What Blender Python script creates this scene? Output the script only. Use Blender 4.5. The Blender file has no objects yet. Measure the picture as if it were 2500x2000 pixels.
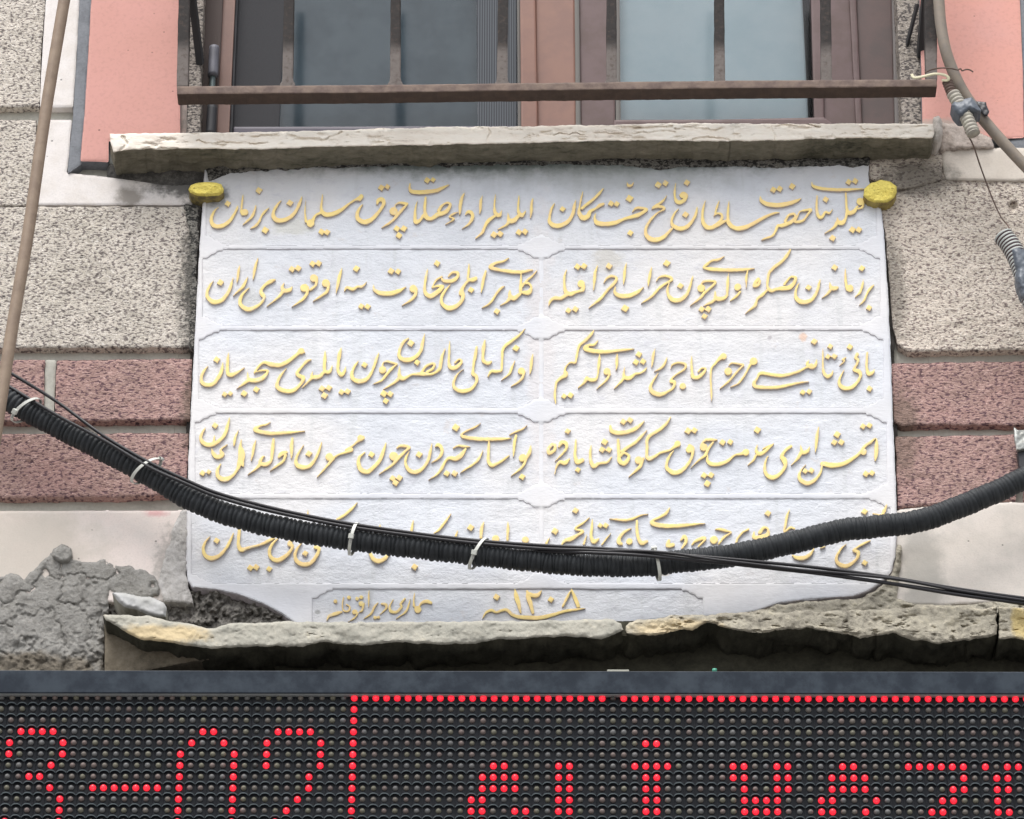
import bpy, bmesh, math, random
import numpy as np
from mathutils import Vector, Matrix

# ------------------------------------------------------------------ camera, sky, sun, exposure
THETA = math.radians(34.0)
FPX = 10185.0            # focal length in photo pixels (photo 2500 x 2000)
DIST = 8.7
ZC = 6.47
ct, st = math.cos(THETA), math.sin(THETA)
CAM = np.array([0.0, -DIST * ct, ZC - DIST * st])
scene = bpy.context.scene
cd = bpy.data.cameras.new('camera'); cam = bpy.data.objects.new('camera', cd)
scene.collection.objects.link(cam); scene.camera = cam
cam.location = CAM
cam.rotation_euler = (math.radians(90) + THETA, 0, 0)
cd.sensor_width = 36.0; cd.sensor_fit = 'HORIZONTAL'
cd.lens = FPX / 2500.0 * 36.0
cd.clip_start = 0.05; cd.clip_end = 3000

SUN_EL, SUN_AZ = math.radians(62), math.radians(200)   # azimuth clockwise from +Y (north)
w = bpy.data.worlds.new('World'); scene.world = w; w.use_nodes = True
wn = w.node_tree; wn.nodes.clear()
wo = wn.nodes.new('ShaderNodeOutputWorld'); bg = wn.nodes.new('ShaderNodeBackground')
sky = wn.nodes.new('ShaderNodeTexSky'); sky.sky_type = 'NISHITA'; sky.sun_disc = False
sky.sun_elevation = SUN_EL; sky.sun_rotation = SUN_AZ; sky.dust_density = 3.0; sky.air_density = 1.0
hs = wn.nodes.new('ShaderNodeHueSaturation'); hs.inputs['Saturation'].default_value = 0.22   # overcast: nearly white sky
wn.links.new(sky.outputs[0], hs.inputs['Color']); wn.links.new(hs.outputs[0], bg.inputs['Color'])
wn.links.new(bg.outputs[0], wo.inputs[0]); bg.inputs['Strength'].default_value = 0.15
sl = bpy.data.lights.new('sun', 'SUN'); sl.energy = 1.5; sl.angle = math.radians(32); sl.color = (1.0, 0.97, 0.93)
so = bpy.data.objects.new('sun', sl); scene.collection.objects.link(so)
sd = Vector((math.sin(SUN_AZ) * math.cos(SUN_EL), math.cos(SUN_AZ) * math.cos(SUN_EL), math.sin(SUN_EL)))
so.rotation_euler = sd.to_track_quat('Z', 'Y').to_euler(); so.location = (0, -5, 15)
scene.view_settings.view_transform = 'Standard'; scene.view_settings.look = 'None'
scene.view_settings.exposure = 0.60; scene.view_settings.gamma = 1.0
scene.view_settings.use_curve_mapping = False

# ------------------------------------------------------------------ geometry helpers
def P(px, py, d):
    """photo pixel on the wall-parallel plane that stands d mm proud of the wall face"""
    px = np.asarray(px, float); py = np.asarray(py, float); d = np.asarray(d, float) / 1000.0
    rx = (px - 1250.0); ru = -(py - 1000.0)
    ry = FPX * ct - ru * st; rz = FPX * st + ru * ct
    t = (-d - CAM[1]) / ry
    return np.stack([rx * t + CAM[0], -d + 0 * t, rz * t + CAM[2]], -1)

def Pplane(px, py, o, n):
    px = np.asarray(px, float); py = np.asarray(py, float)
    rx = (px - 1250.0); ru = -(py - 1000.0)
    R = np.stack([rx + 0 * ru, FPX * ct - ru * st + 0 * rx, FPX * st + ru * ct + 0 * rx], -1)
    t = ((o - CAM) @ n) / (R @ n)
    return CAM + R * t[..., None]

def _h(ix, iy, s):
    v = (ix.astype(np.int64) * 374761393 + iy.astype(np.int64) * 668265263 + s * 982451653) & 0x7fffffff
    v = ((v ^ (v >> 13)) * 1274126177) & 0x7fffffff
    return ((v ^ (v >> 16)) & 0xffffff) / float(0xffffff)
def vnoise(x, y, s=0):
    ix = np.floor(x); iy = np.floor(y); fx = x - ix; fy = y - iy
    fx = fx * fx * (3 - 2 * fx); fy = fy * fy * (3 - 2 * fy)
    a = _h(ix, iy, s); b = _h(ix + 1, iy, s); c = _h(ix, iy + 1, s); d = _h(ix + 1, iy + 1, s)
    return (a + (b - a) * fx) * (1 - fy) + (c + (d - c) * fx) * fy
def fbm(x, y, scale, s=0, octv=4, sy=1.0):
    """-1..1 noise, scale in photo pixels"""
    x = np.asarray(x, float) / scale; y = np.asarray(y, float) / scale * sy
    r = 0; a = 1.0; t = 0
    for o in range(octv):
        r = r + a * (vnoise(x, y, s + o * 17) * 2 - 1); t += a; a *= 0.55; x = x * 2.03 + 11.3; y = y * 2.03 + 5.7
    return r / t

def sd_poly(pts):
    pts = np.array(pts, float)
    def f(X, Y):
        d = np.full(X.shape, 1e9); ins = np.zeros(X.shape, bool)
        n = len(pts)
        for i in range(n):
            a = pts[i]; b = pts[(i + 1) % n]; e = b - a
            wx = X - a[0]; wy = Y - a[1]
            t = np.clip((wx * e[0] + wy * e[1]) / max(e @ e, 1e-9), 0, 1)
            d = np.minimum(d, (wx - t * e[0]) ** 2 + (wy - t * e[1]) ** 2)
            c = (a[1] > Y) != (b[1] > Y)
            if e[1] != 0:
                ins ^= c & (X < a[0] + e[0] * (Y - a[1]) / e[1])
        d = np.sqrt(d)
        return np.where(ins, -d, d)
    return f

col = scene.collection
def link(name, me, mats=(), parent=None, smooth=False):
    o = bpy.data.objects.new(name, me); col.objects.link(o)
    for m in mats: me.materials.append(m)
    if parent is not None:
        o.parent = parent
        L = parent_world(parent)
        me.transform(Matrix.Translation(-L))
    if smooth:
        me.polygons.foreach_set('use_smooth', [True] * len(me.polygons))
    me.update()
    return o
def parent_world(o):
    v = Vector(o.location); p = o.parent
    while p is not None:
        v = v + Vector(p.location); p = p.parent
    return v
def tag(o, label=None, cat=None, group=None, kind=None):
    if label: o['label'] = label
    if cat: o['category'] = cat
    if group: o['group'] = group
    if kind: o['kind'] = kind
    return o
def thing(name, loc, label, cat, group=None):
    o = bpy.data.objects.new(name, None); col.objects.link(o); o.location = loc; o.empty_display_size = 0.05
    return tag(o, label, cat, group)
def recenter(o):
    """move a top-level mesh's origin to its own bounds"""
    me = o.data; n = len(me.vertices); a = np.empty(n * 3); me.vertices.foreach_get('co', a); a = a.reshape(-1, 3)
    c = Vector(((a.min(0) + a.max(0)) / 2).tolist()); me.transform(Matrix.Translation(-c)); o.location = c; return o

def relief(name, sdf, box, step, depth, back, mats, parent=None, edge=0.0, edgew=6.0, hf=None, nside=1,
           sidejit=0.0, smooth=True, jit=0.0, seed=1, facefn=None):
    """A solid whose front outline is sdf<0 in photo pixels, standing depth mm proud, running back to back mm.
    hf(X,Y,S) adds relief in mm."""
    x0, y0, x1, y1 = box
    xs = np.arange(x0, x1 + step, step); ys = np.arange(y0, y1 + step, step)
    X, Y = np.meshgrid(xs, ys)
    S = sdf(X, Y)
    if jit: S = S + jit * fbm(X, Y, 26, seed, 4)
    # keep the outline closed inside the box
    S[0, :] = np.maximum(S[0, :], 0.01); S[-1, :] = np.maximum(S[-1, :], 0.01)
    S[:, 0] = np.maximum(S[:, 0], 0.01); S[:, -1] = np.maximum(S[:, -1], 0.01)
    S = np.where(np.abs(S) < 1e-3, 1e-3, S)
    I = S < 0
    ny, nx = S.shape
    nid = np.full(S.shape, -1, np.int64); nid[I] = np.arange(I.sum())
    vx = list(X[I]); vy = list(Y[I]); vs = list(S[I])
    cnt = len(vx)
    full = I[:-1, :-1] & I[1:, :-1] & I[:-1, 1:] & I[1:, 1:]
    anyi = I[:-1, :-1] | I[1:, :-1] | I[:-1, 1:] | I[1:, 1:]
    fj, fi = np.nonzero(full)
    quads = np.stack([nid[fj, fi], nid[fj + 1, fi], nid[fj + 1, fi + 1], nid[fj, fi + 1]], -1)
    faces = quads.tolist()
    pj, pi = np.nonzero(anyi & ~full)
    cross = {}; segs = []
    def cr(ja, ia, jb, ib):
        nonlocal cnt
        k = (ja, ia, jb, ib) if (ja, ia) < (jb, ib) else (jb, ib, ja, ia)
        v = cross.get(k)
        if v is None:
            a = S[k[0], k[1]]; b = S[k[2], k[3]]; t = a / (a - b)
            t = min(max(t, 0.04), 0.96)
            vx.append(X[k[0], k[1]] * (1 - t) + X[k[2], k[3]] * t); vy.append(Y[k[0], k[1]] * (1 - t) + Y[k[2], k[3]] * t)
            vs.append(0.0); v = cross[k] = cnt; cnt += 1
        return v
    for j, i in zip(pj.tolist(), pi.tolist()):
        cs = [(j, i), (j + 1, i), (j + 1, i + 1), (j, i + 1)]
        poly = []; outc = []; 
        for q in range(4):
            a = cs[q]; b = cs[(q + 1) % 4]; ia = I[a]; ib = I[b]
            if ia: poly.append(int(nid[a]))
            if ia != ib:
                v = cr(a[0], a[1], b[0], b[1]); poly.append(v); outc.append((v, bool(ia)))
        if len(poly) >= 3: faces.append(poly)
        m = len(outc)
        for q in range(m):
            if outc[q][1]:
                segs.append((outc[q][0], outc[(q + 1) % m][0]))
    vx = np.array(vx); vy = np.array(vy); vs = np.array(vs)
    d = np.full(vx.shape, float(depth))
    if hf is not None: d = d + hf(vx, vy, vs)
    if edge: d = d - edge * (1 - np.clip(-vs / edgew, 0, 1)) ** 2
    V = P(vx, vy, d)
    nfront = len(faces)
    # side walls straight back
    ring = {}
    extra = []
    base = len(V)
    rng = np.random.RandomState(seed)
    bl = []
    for a, b in segs:
        for v in (a, b):
            if v not in ring:
                ring[v] = base + len(bl) * nside; bl.append(v)
    if bl:
        bl = np.array(bl); F = V[bl]; out = np.empty((len(bl), nside, 3))
        for s in range(nside):
            t = (s + 1) / nside
            o = F.copy(); o[:, 1] = F[:, 1] * (1 - t) + (-back / 1000.0) * t
            if sidejit and s < nside - 1 + 1:
                k = sidejit / 1000.0
                o[:, 2] += k * fbm(F[:, 0] * 1000, o[:, 1] * 1000 * 1.0 + s * 7, 30, seed + 5, 3)
                o[:, 0] += k * 0.5 * fbm(F[:, 0] * 1000 + 99, o[:, 1] * 1000, 30, seed + 6, 3)
            out[:, s] = o
        V = np.concatenate([V, out.reshape(-1, 3)])
        for a, b in segs:
            pa, pb = a, b
            for s in range(nside):
                qa = ring[a] + s; qb = ring[b] + s
                faces.append([pa, qa, qb, pb][::-1]); pa, pb = qa, qb
    me = bpy.data.meshes.new(name)
    me.from_pydata(V.tolist(), [], faces)
    mats = mats if isinstance(mats, (list, tuple)) else [mats]
    o = link(name, me, mats, parent)
    n = len(me.polygons)
    if len(mats) > 1:
        mi = np.zeros(n, np.int32); mi[nfront:] = 1; me.polygons.foreach_set('material_index', mi)
    if smooth:
        sm = np.zeros(n, bool); sm[:nfront] = True
        if nside > 1: sm[:] = True
        me.polygons.foreach_set('use_smooth', sm)
    me.update()
    if nside > 1 and smooth: pass
    return o

def rect(x0, y0, x1, y1): return sd_poly([(x0, y0), (x1, y0), (x1, y1), (x0, y1)])
def bbox(pts, m=8):
    p = np.array(pts); return (p[:, 0].min() - m, p[:, 1].min() - m, p[:, 0].max() + m, p[:, 1].max() + m)
TOPS = (-60, -70, -80, -90)
def widen(pts):
    """carry pieces cut by the picture's edge on beyond it"""
    out = []; n = len(pts)
    for i, (x, y) in enumerate(pts):
        if y in TOPS:
            for q in (pts[i - 1], pts[(i + 1) % n]):
                if q[1] > y + 5: x = x + (x - q[0]) * (-300 - y) / (y - q[1]); break
            y = -300
        if x == -60: x = -420
        if x >= 2560: x = 2920
        out.append((x, y))
    return out
def slab(name, pts, step, depth, back, mats, parent=None, **k):
    pts = widen(pts)
    m = k.pop('margin', 10)
    return relief(name, sd_poly(pts), bbox(pts, m), step, depth, back, mats, parent, **k)

def smooth_path(pts, n=8):
    p = np.array(pts, float)
    if len(p) < 3: 
        t = np.linspace(0, 1, n + 1)[:, None]; return p[0] * (1 - t) + p[-1] * t
    q = np.vstack([2 * p[0] - p[1], p, 2 * p[-1] - p[-2]]); out = []
    for i in range(1, len(q) - 2):
        a, b, c, d = q[i - 1], q[i], q[i + 1], q[i + 2]
        for k in range(n):
            t = k / n
            out.append(0.5 * ((2 * b) + (-a + c) * t + (2 * a - 5 * b + 4 * c - d) * t * t + (-a + 3 * b - 3 * c + d) * t ** 3))
    out.append(p[-1]); return np.array(out)
def resample(pts, ds):
    p = np.asarray(pts); L = np.r_[0, np.cumsum(np.linalg.norm(np.diff(p, axis=0), axis=1))]
    n = max(2, int(L[-1] / ds) + 1); s = np.linspace(0, L[-1], n)
    return np.stack([np.interp(s, L, p[:, k]) for k in range(p.shape[1])], -1), s
def tube(name, W, rad, mats, parent=None, seg=14, smooth=True, cap=True, flat=None):
    """W: n x 3 world points, rad: scalar or n radii"""
    W = np.asarray(W, float); n = len(W); rad = np.broadcast_to(np.asarray(rad, float), (n,))
    T = np.gradient(W, axis=0); T /= np.linalg.norm(T, axis=1)[:, None]
    N = np.cross(T, np.array([0, 1.0, 0.02])); N /= np.linalg.norm(N, axis=1)[:, None]; B = np.cross(T, N)
    a = np.linspace(0, 2 * np.pi, seg, endpoint=False)
    fb = 1.0 if flat is None else flat
    V = W[:, None] + rad[:, None, None] * (np.cos(a)[None, :, None] * N[:, None] + fb * np.sin(a)[None, :, None] * B[:, None])
    V = V.reshape(-1, 3); faces = []
    i = np.arange(n - 1)[:, None] * seg; k = np.arange(seg)[None]; k2 = (k + 1) % seg
    faces = np.stack([i + k, i + k2, i + seg + k2, i + seg + k], -1).reshape(-1, 4).tolist()
    if cap: faces.append(list(range(seg))[::-1]); faces.append(list(range((n - 1) * seg, n * seg)))
    me = bpy.data.meshes.new(name); me.from_pydata(V.tolist(), [], faces)
    return link(name, me, mats if isinstance(mats, (list, tuple)) else [mats], parent, smooth)
def pathW(pts, ds=4.0, n=8):
    """pts: (px, py, d) -> world points"""
    q, s = resample(smooth_path(pts, n), ds); return P(q[:, 0], q[:, 1], q[:, 2])

# ------------------------------------------------------------------ materials
class NT:
    def __init__(s, name):
        m = bpy.data.materials.new(name); m.use_nodes = True; s.m = m; s.t = m.node_tree; s.t.nodes.clear()
        s.out = s.n('ShaderNodeOutputMaterial'); s.b = s.n('ShaderNodeBsdfPrincipled'); s.l(s.b.outputs[0], s.out.inputs[0])
        s.pos = s.n('ShaderNodeNewGeometry').outputs['Position']
    def n(s, t, **k):
        x = s.t.nodes.new(t)
        for a, b in k.items(): setattr(x, a, b)
        return x
    def l(s, a, b): s.t.links.new(a, b)
    def scl(s, v, sc):
        x = s.n('ShaderNodeVectorMath', operation='MULTIPLY'); s.l(v, x.inputs[0]); x.inputs[1].default_value = sc; return x.outputs[0]
    def noise(s, scale, detail=5, rough=0.6, sc=(1, 1, 1), off=0.0):
        v = s.scl(s.pos, sc)
        if off:
            x = s.n('ShaderNodeVectorMath', operation='ADD'); s.l(v, x.inputs[0]); x.inputs[1].default_value = (off, off * .7, off * 1.3); v = x.outputs[0]
        x = s.n('ShaderNodeTexNoise'); x.inputs['Scale'].default_value = scale; x.inputs['Detail'].default_value = detail
        x.inputs['Roughness'].default_value = rough; s.l(v, x.inputs['Vector']); return x.outputs['Fac']
    def voro(s, scale, sc=(1, 1, 1), feature='F1'):
        x = s.n('ShaderNodeTexVoronoi', feature=feature); x.inputs['Scale'].default_value = scale; s.l(s.scl(s.pos, sc), x.inputs['Vector']); return x
    def ramp(s, f, stops):
        x = s.n('ShaderNodeValToRGB'); e = x.color_ramp.elements
        while len(e) > 1: e.remove(e[-1])
        e[0].position = stops[0][0]; e[0].color = (*stops[0][1], 1)
        for p, c in stops[1:]:
            q = e.new(p); q.color = (*c, 1)
        s.l(f, x.inputs[0]); return x.outputs[0]
    def rng(s, f, a, b, c=0.0, d=1.0, smooth=True):
        x = s.n('ShaderNodeMapRange'); x.interpolation_type = 'SMOOTHSTEP' if smooth else 'LINEAR'
        s.l(f, x.inputs['Value'])
        for k, v in zip(('From Min', 'From Max', 'To Min', 'To Max'), (a, b, c, d)): x.inputs[k].default_value = v
        return x.outputs[0]
    def math(s, op, a, b=0.0):
        x = s.n('ShaderNodeMath', operation=op)
        for i, v in enumerate((a, b)):
            if isinstance(v, (int, float)): x.inputs[i].default_value = v
            else: s.l(v, x.inputs[i])
        return x.outputs[0]
    def mix(s, f, a, b, mode='MIX'):
        x = s.n('ShaderNodeMix', data_type='RGBA', blend_type=mode)
        if isinstance(f, (int, float)): x.inputs[0].default_value = f
        else: s.l(f, x.inputs[0])
        for i, v in ((6, a), (7, b)):
            if isinstance(v, tuple): x.inputs[i].default_value = (*v, 1)
            else: s.l(v, x.inputs[i])
        return x.outputs[2]
    def stain(s, c, cx, cz, wx, wz, colr, amt=1.0, ns=40, thr=0.5, soft=0.25, gain=0.9):
        """irregular stain: an ellipse (centre cx,cz, half sizes wx,wz in metres) broken up by noise"""
        a = s.n('ShaderNodeVectorMath', operation='SUBTRACT'); s.l(s.pos, a.inputs[0]); a.inputs[1].default_value = (cx, 0, cz)
        b = s.scl(a.outputs[0], (1 / wx, 0, 1 / wz)); L = s.n('ShaderNodeVectorMath', operation='LENGTH'); s.l(b, L.inputs[0])
        r = s.math('SUBTRACT', 1.0, L.outputs['Value'])
        nz = s.noise(ns, 6, 0.65, off=cx * 3 + cz)
        v = s.math('ADD', s.math('MULTIPLY', r, gain), nz)
        f = s.rng(v, thr, thr + soft + 0.25, 0, amt)
        return s.mix(f, c, colr)
    def fin(s, colr, rough=0.8, bump=None, bs=0.5, bd=0.002, spec=0.3, metal=0.0):
        if isinstance(colr, tuple): s.b.inputs['Base Color'].default_value = (*colr, 1)
        else: s.l(colr, s.b.inputs['Base Color'])
        if isinstance(rough, (int, float)): s.b.inputs['Roughness'].default_value = rough
        else: s.l(rough, s.b.inputs['Roughness'])
        s.b.inputs['Specular IOR Level'].default_value = spec; s.b.inputs['Metallic'].default_value = metal
        if bump is not None:
            x = s.n('ShaderNodeBump'); x.inputs['Strength'].default_value = bs; x.inputs['Distance'].default_value = bd
            s.l(bump, x.inputs['Height']); s.l(x.outputs[0], s.b.inputs['Normal'])
        return s.m
def wx(px): return (px - 1250) / 1170.0
def wz(px, py, d=0): return float(P(px, py, d)[2])

def m_granite(name, base, dark, warm, light, stains=(), gs=120.0, dens=0.5, stretch=1.6):
    t = NT(name)
    a = t.noise(gs, 3, 0.6, (1, 1, stretch)); b = t.noise(gs * 1.9, 2, 0.6, (1, 1, stretch), off=3.1)
    g = t.noise(8, 5, 0.65, off=1.7); g2 = t.noise(26, 4, 0.6, off=8.1)
    c = t.mix(t.rng(g, 0.35, 0.65), base, warm)
    c = t.mix(t.rng(b, 0.52, 0.68, 0, 0.75), c, light)
    c = t.mix(t.rng(g2, 0.55, 0.75, 0, 0.35), c, tuple(x * 0.55 for x in base))
    dk = t.rng(a, dens + 0.01, dens + 0.10, 0, 0.90)
    c = t.mix(dk, c, dark)
    v = t.voro(gs * 0.42, (1, 1, stretch)); sp = t.rng(v.outputs['Distance'], 0.10, 0.26, 1, 0)
    pick = t.rng(t.noise(gs * 0.3, 2, 0.5, off=7), 0.5, 0.6)
    c = t.mix(t.math('MULTIPLY', sp, pick), c, tuple(x * 0.55 for x in dark))
    for s_ in stains: c = t.stain(c, *s_)
    h = t.math('ADD', t.math('MULTIPLY', a, -1.0), t.math('MULTIPLY', b, 0.8))
    return t.fin(c, 0.85, h, 0.85, 0.004, 0.25)
def m_plaster(name, base, alt, stains=(), ns=14, bump=0.35, fine=250, rough=0.75):
    t = NT(name)
    g = t.noise(ns, 6, 0.6); f = t.noise(fine, 3, 0.6)
    c = t.mix(t.rng(g, 0.35, 0.7), base, alt)
    c = t.mix(t.rng(f, 0.45, 0.75, 0, 0.25), c, tuple(x * 0.6 for x in base))
    for s_ in stains: c = t.stain(c, *s_)
    v = t.voro(36); pit = t.rng(v.outputs['Distance'], 0.05, 0.11, 1, 0)
    pk = t.rng(t.noise(22, 2, 0.5, off=9), 0.54, 0.60)
    pit = t.math('MULTIPLY', pit, pk); c = t.mix(pit, c, tuple(x * 0.35 for x in base))
    h = t.math('ADD', t.math('MULTIPLY', g, 1.5), t.math('ADD', t.math('MULTIPLY', f, 0.25), t.math('MULTIPLY', pit, -0.8)))
    return t.fin(c, rough, h, bump, 0.003, 0.3)
def m_rough(name, cols, s1=30, s2=140, bs=0.9, bd=0.006, stains=(), rough=0.9, stretch=(1, 1, 1)):
    t = NT(name)
    a = t.noise(s1, 8, 0.68, stretch); b = t.noise(s2, 4, 0.7, stretch, off=2.3)
    m = t.math('ADD', t.math('MULTIPLY', a, 0.6), t.math('MULTIPLY', b, 0.4))
    n = len(cols); c = t.ramp(m, [(0.32 + 0.36 * i / (n - 1), q) for i, q in enumerate(cols)])
    for s_ in stains: c = t.stain(c, *s_)
    return t.fin(c, rough, m, bs, bd, 0.2)
def m_plain(name, c, rough=0.5, spec=0.4, metal=0.0, var=0.0, vs=60, bump=0.0, alt=None):
    t = NT(name)
    if not var and alt is None: return t.fin(c, rough, None, spec=spec, metal=metal)
    g = t.noise(vs, 6, 0.65)
    cc = t.mix(t.rng(g, 0.35, 0.68), c, alt or tuple(x * (1 - var) for x in c))
    return t.fin(cc, rough, g if bump else None, bump, 0.002, spec, metal)
# ------------------------------------------------------------------ the carved inscription, as brush strokes
# each block: origin (photo px), then items in 1/5 px: stroke "x,y,width ..." ; "C x y r" round blob ; "D x y r" diamond dot
TXT = []
TXT.append(((485, 420), """
245,425,8 190,480,26 155,560,42 165,630,50 215,665,55 290,655,55 370,605,48 430,520,36 465,450,34 480,405,14
D 355 385 42
545,262,8 535,330,24 525,420,30 520,480,34 535,515,40
C 565 492 42
698,410,14 680,480,34 645,550,36 590,600,28 525,655,8
D 735 225 46
860,435,14 810,480,34 770,530,28 740,600,34 690,660,38 620,695,12
D 812 710 48
1010,345,16 960,400,36 915,480,42 915,550,58 970,590,62 1050,585,58 1130,540,50 1195,460,44 1235,370,40 1265,290,12
D 1115 378 45
1310,340,6 1300,420,16 1300,520,24 1310,600,44
C 1365 625 50
1390,590,50 1425,530,30 1480,500,36
1512,270,12 1505,350,26 1495,430,36 1510,490,52 1560,520,60 1640,510,60 1730,470,50 1820,400,34 1900,345,30 1940,330,44 1980,305,54
D 1500 730 44
D 1568 735 42
1965,340,40 1985,300,60"""))
TXT.append(((895, 420), """
-40,385,8 -85,440,34 -115,510,50 -100,575,60 -30,610,64 50,585,58 120,520,46 180,440,44 210,380,52 190,335,56 145,345,50 130,385,30
D 180 190 44
D 255 178 38
350,400,16 400,375,30 470,385,40 500,390,24 450,440,36 380,520,44 320,590,36 250,640,30 180,680,10
C 330 478 52
350,390,14 345,440,30
D 370 690 44
D 455 690 46
D 395 775 44
530,140,16 525,200,36 560,240,50 700,245,56 850,225,52 930,190,40 1015,150,8
D 740 100 42
D 812 95 36
620,350,10 600,420,28 590,520,40 600,610,56 650,590,44 690,530,40
720,310,30 712,400,40 712,480,44 730,550,60 790,570,50 870,520,60 960,490,56 1010,430,44 1020,390,36 980,375,30 920,410,34 880,470,44
1110,490,14 1060,510,30 1010,545,24 1050,560,30 1060,580,26 960,640,10
1195,255,12 1165,310,40 1145,400,44 1140,480,34 1135,530,10
1205,520,14 1230,490,40 1270,490,50 1295,530,46 1280,590,40 1240,640,28 1165,690,8
1415,285,10 1395,350,38 1390,440,40 1380,515,10
1575,265,12 1565,340,26 1560,430,32 1570,500,50 1620,530,50 1650,470,14
1560,540,40 1490,590,50 1445,660,38 1410,740,38 1330,810,12
1860,285,12 1855,360,26 1850,440,32 1860,500,46 1900,530,50 1945,470,12
1850,540,46 1800,590,60 1740,590,56 1725,500,12
1740,600,50 1700,650,36 1600,700,10
D 1555 765 46
D 1630 755 44
D 1860 735 44
D 1935 728 44
2035,310,12 2015,380,38 2010,470,40 2000,560,10"""))
TXT.append(((1325, 420), """
150,375,8 110,440,34 85,540,36 85,610,50 150,655,60 240,645,58 320,590,50 370,500,44 385,420,42 405,340,10
D 243 452 40
490,235,8 470,320,28 450,420,28 445,500,50 490,560,70 550,540,60 580,480,44 640,450,34 690,410,44 740,390,36
740,200,16 690,260,36 610,340,38 530,400,38 480,440,40
650,500,14 635,560,34 665,620,60 760,635,60 880,620,56 980,580,40 1050,555,44 1150,530,56 1230,490,44 1270,455,36 1210,440,34 1140,440,34 1090,490,10
D 835 385 42
D 905 390 40
D 1060 325 50
1030,130,14 1045,165,36 1085,162,32 1110,125,14
D 1070 745 42
1515,285,10 1470,350,30 1390,405,36 1340,430,20
1330,450,14 1400,425,36 1470,430,40 1480,455,30 1400,500,24 1320,580,34 1265,670,40 1260,760,50 1320,820,62 1400,825,60 1480,790,50 1550,720,36 1580,690,30
D 1410 155 46
D 1498 135 42
1625,130,10 1612,220,30 1615,310,36 1650,370,52 1720,350,50 1755,290,44 1720,255,36 1680,280,30
C 1712 283 42
D 1760 130 42
1660,445,10 1610,500,26 1575,590,36 1590,650,50 1670,690,56 1760,670,52 1830,590,40 1870,510,38 1885,430,14
D 1745 520 44"""))
TXT.append(((1745, 420), """
-115,350,12 -140,440,34 -150,530,38 -140,620,50 -80,680,60 20,660,40 100,610,40 150,590,30
55,350,12 25,430,34 5,510,26
-10,535,14 30,505,26 85,520,34 80,580,40 20,635,34 -20,650,20
175,355,12 165,440,34 160,540,40 170,620,56 240,680,56 330,685,60 430,650,50 540,590,44 650,530,38 740,500,30 790,495,12
555,300,16 570,350,44 640,390,56 760,405,60 900,385,56 1000,350,44 1055,320,12
D 715 215 44
D 793 205 42
D 945 175 46
1040,480,14 1110,465,34 1175,460,34 1140,510,30 1080,590,36 1000,610,40 960,600,30
860,600,40 900,530,34 960,510,36 985,545,36 930,610,50 830,650,50 770,660,44 740,720,34 700,780,34 620,810,26 555,835,8
1035,480,16 1010,540,24 985,590,26
1250,290,22 1245,370,34 1245,460,36 1265,540,46 1310,550,40 1350,490,34 1400,500,30 1440,455,10
D 1355 335 42
1185,125,14 1200,170,34 1300,200,44 1440,215,44 1600,215,40 1740,208,26 1830,205,12
D 1635 120 42
D 1715 110 42
1600,260,26 1605,350,32 1610,440,38 1640,500,54 1700,480,50 1740,420,30
1610,470,34 1600,560,38 1560,620,60 1510,610,50 1495,555,14
1490,620,50 1450,680,34 1340,750,8
C 1775 360 48
1820,380,22 1800,430,34 1750,450,22
D 1680 705 46
D 1760 705 44
D 1440 805 44"""))
TXT.append(((485, 590), """
180,475,10 140,530,30 105,610,40 110,680,50 180,735,60 270,720,56 340,650,46 385,560,44 420,440,14
D 265 500 46
500,290,14 485,370,36 475,450,30 465,510,8
600,430,12 565,500,36 530,560,40 420,660,8
725,200,10 695,290,38 675,390,36 660,480,8
935,465,20 880,485,50 810,530,40 760,600,44 780,650,60 800,680,40 760,750,34 690,800,44 600,825,60 520,780,54 505,710,46 545,630,34 620,560,12
1145,545,12 1110,590,50 1050,600,56 1020,560,40 1045,500,14
1030,610,50 970,680,32 830,790,8
D 1140 335 44
D 1215 325 44
D 1390 270 44
D 1465 265 44
C 1290 565 52
1330,560,40 1320,640,42 1250,720,34 1130,800,8
C 1405 445 50
1440,440,40 1430,530,36 1360,590,30
C 1550 505 50
1590,510,40 1570,600,40 1500,660,34 1390,730,8
1750,320,12 1720,420,44 1700,520,42 1675,640,8
2050,490,10 2000,545,36 1940,550,36 1880,580,44 1810,560,40 1780,600,16
D 1925 330 46
D 1985 790 42
D 2062 795 42"""))
TXT.append(((895, 590), """
85,530,14 95,590,40 180,630,60 300,630,60 400,600,50 480,550,12
D 300 360 46
D 385 365 42
C 570 575 50
610,580,36 590,660,44 530,720,32 430,780,8
745,335,14 725,430,36 710,540,36 720,630,50 780,665,60 860,620,60 930,550,44 870,540,36 805,560,22
800,555,20 850,470,28 920,425,24
1000,420,26 1050,375,36 1110,380,40 1110,430,44 1040,480,50 950,480,44 920,455,30
D 860 265 44
1020,525,14 960,600,36 915,680,40 925,760,50 1000,810,64 1090,790,56 1160,720,46 1180,650,50 1160,600,50 1200,520,36 1240,480,34
C 1158 625 38
1250,270,14 1245,360,32 1240,450,40 1290,465,60 1330,450,50
D 1275 590 44
1455,360,30 1430,450,40 1410,550,36 1395,640,8
1735,200,12 1670,240,30 1580,260,36 1510,310,50 1600,340,44 1750,365,48 1880,370,46 2000,350,30 2040,345,8
1885,390,20 1885,470,34 1880,560,44 1880,620,44
2080,350,14 2020,420,28 1950,480,30 1900,540,34
1920,510,30 1980,510,34 2010,560,36 1980,620,60 1920,620,50
1870,640,44 1800,690,60 1750,660,50 1750,580,10
1750,690,50 1700,740,30 1610,790,8
1690,540,10 1640,570,36 1580,640,34 1530,720,36 1480,770,26 1390,815,8
D 1590 850 42"""))
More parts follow.
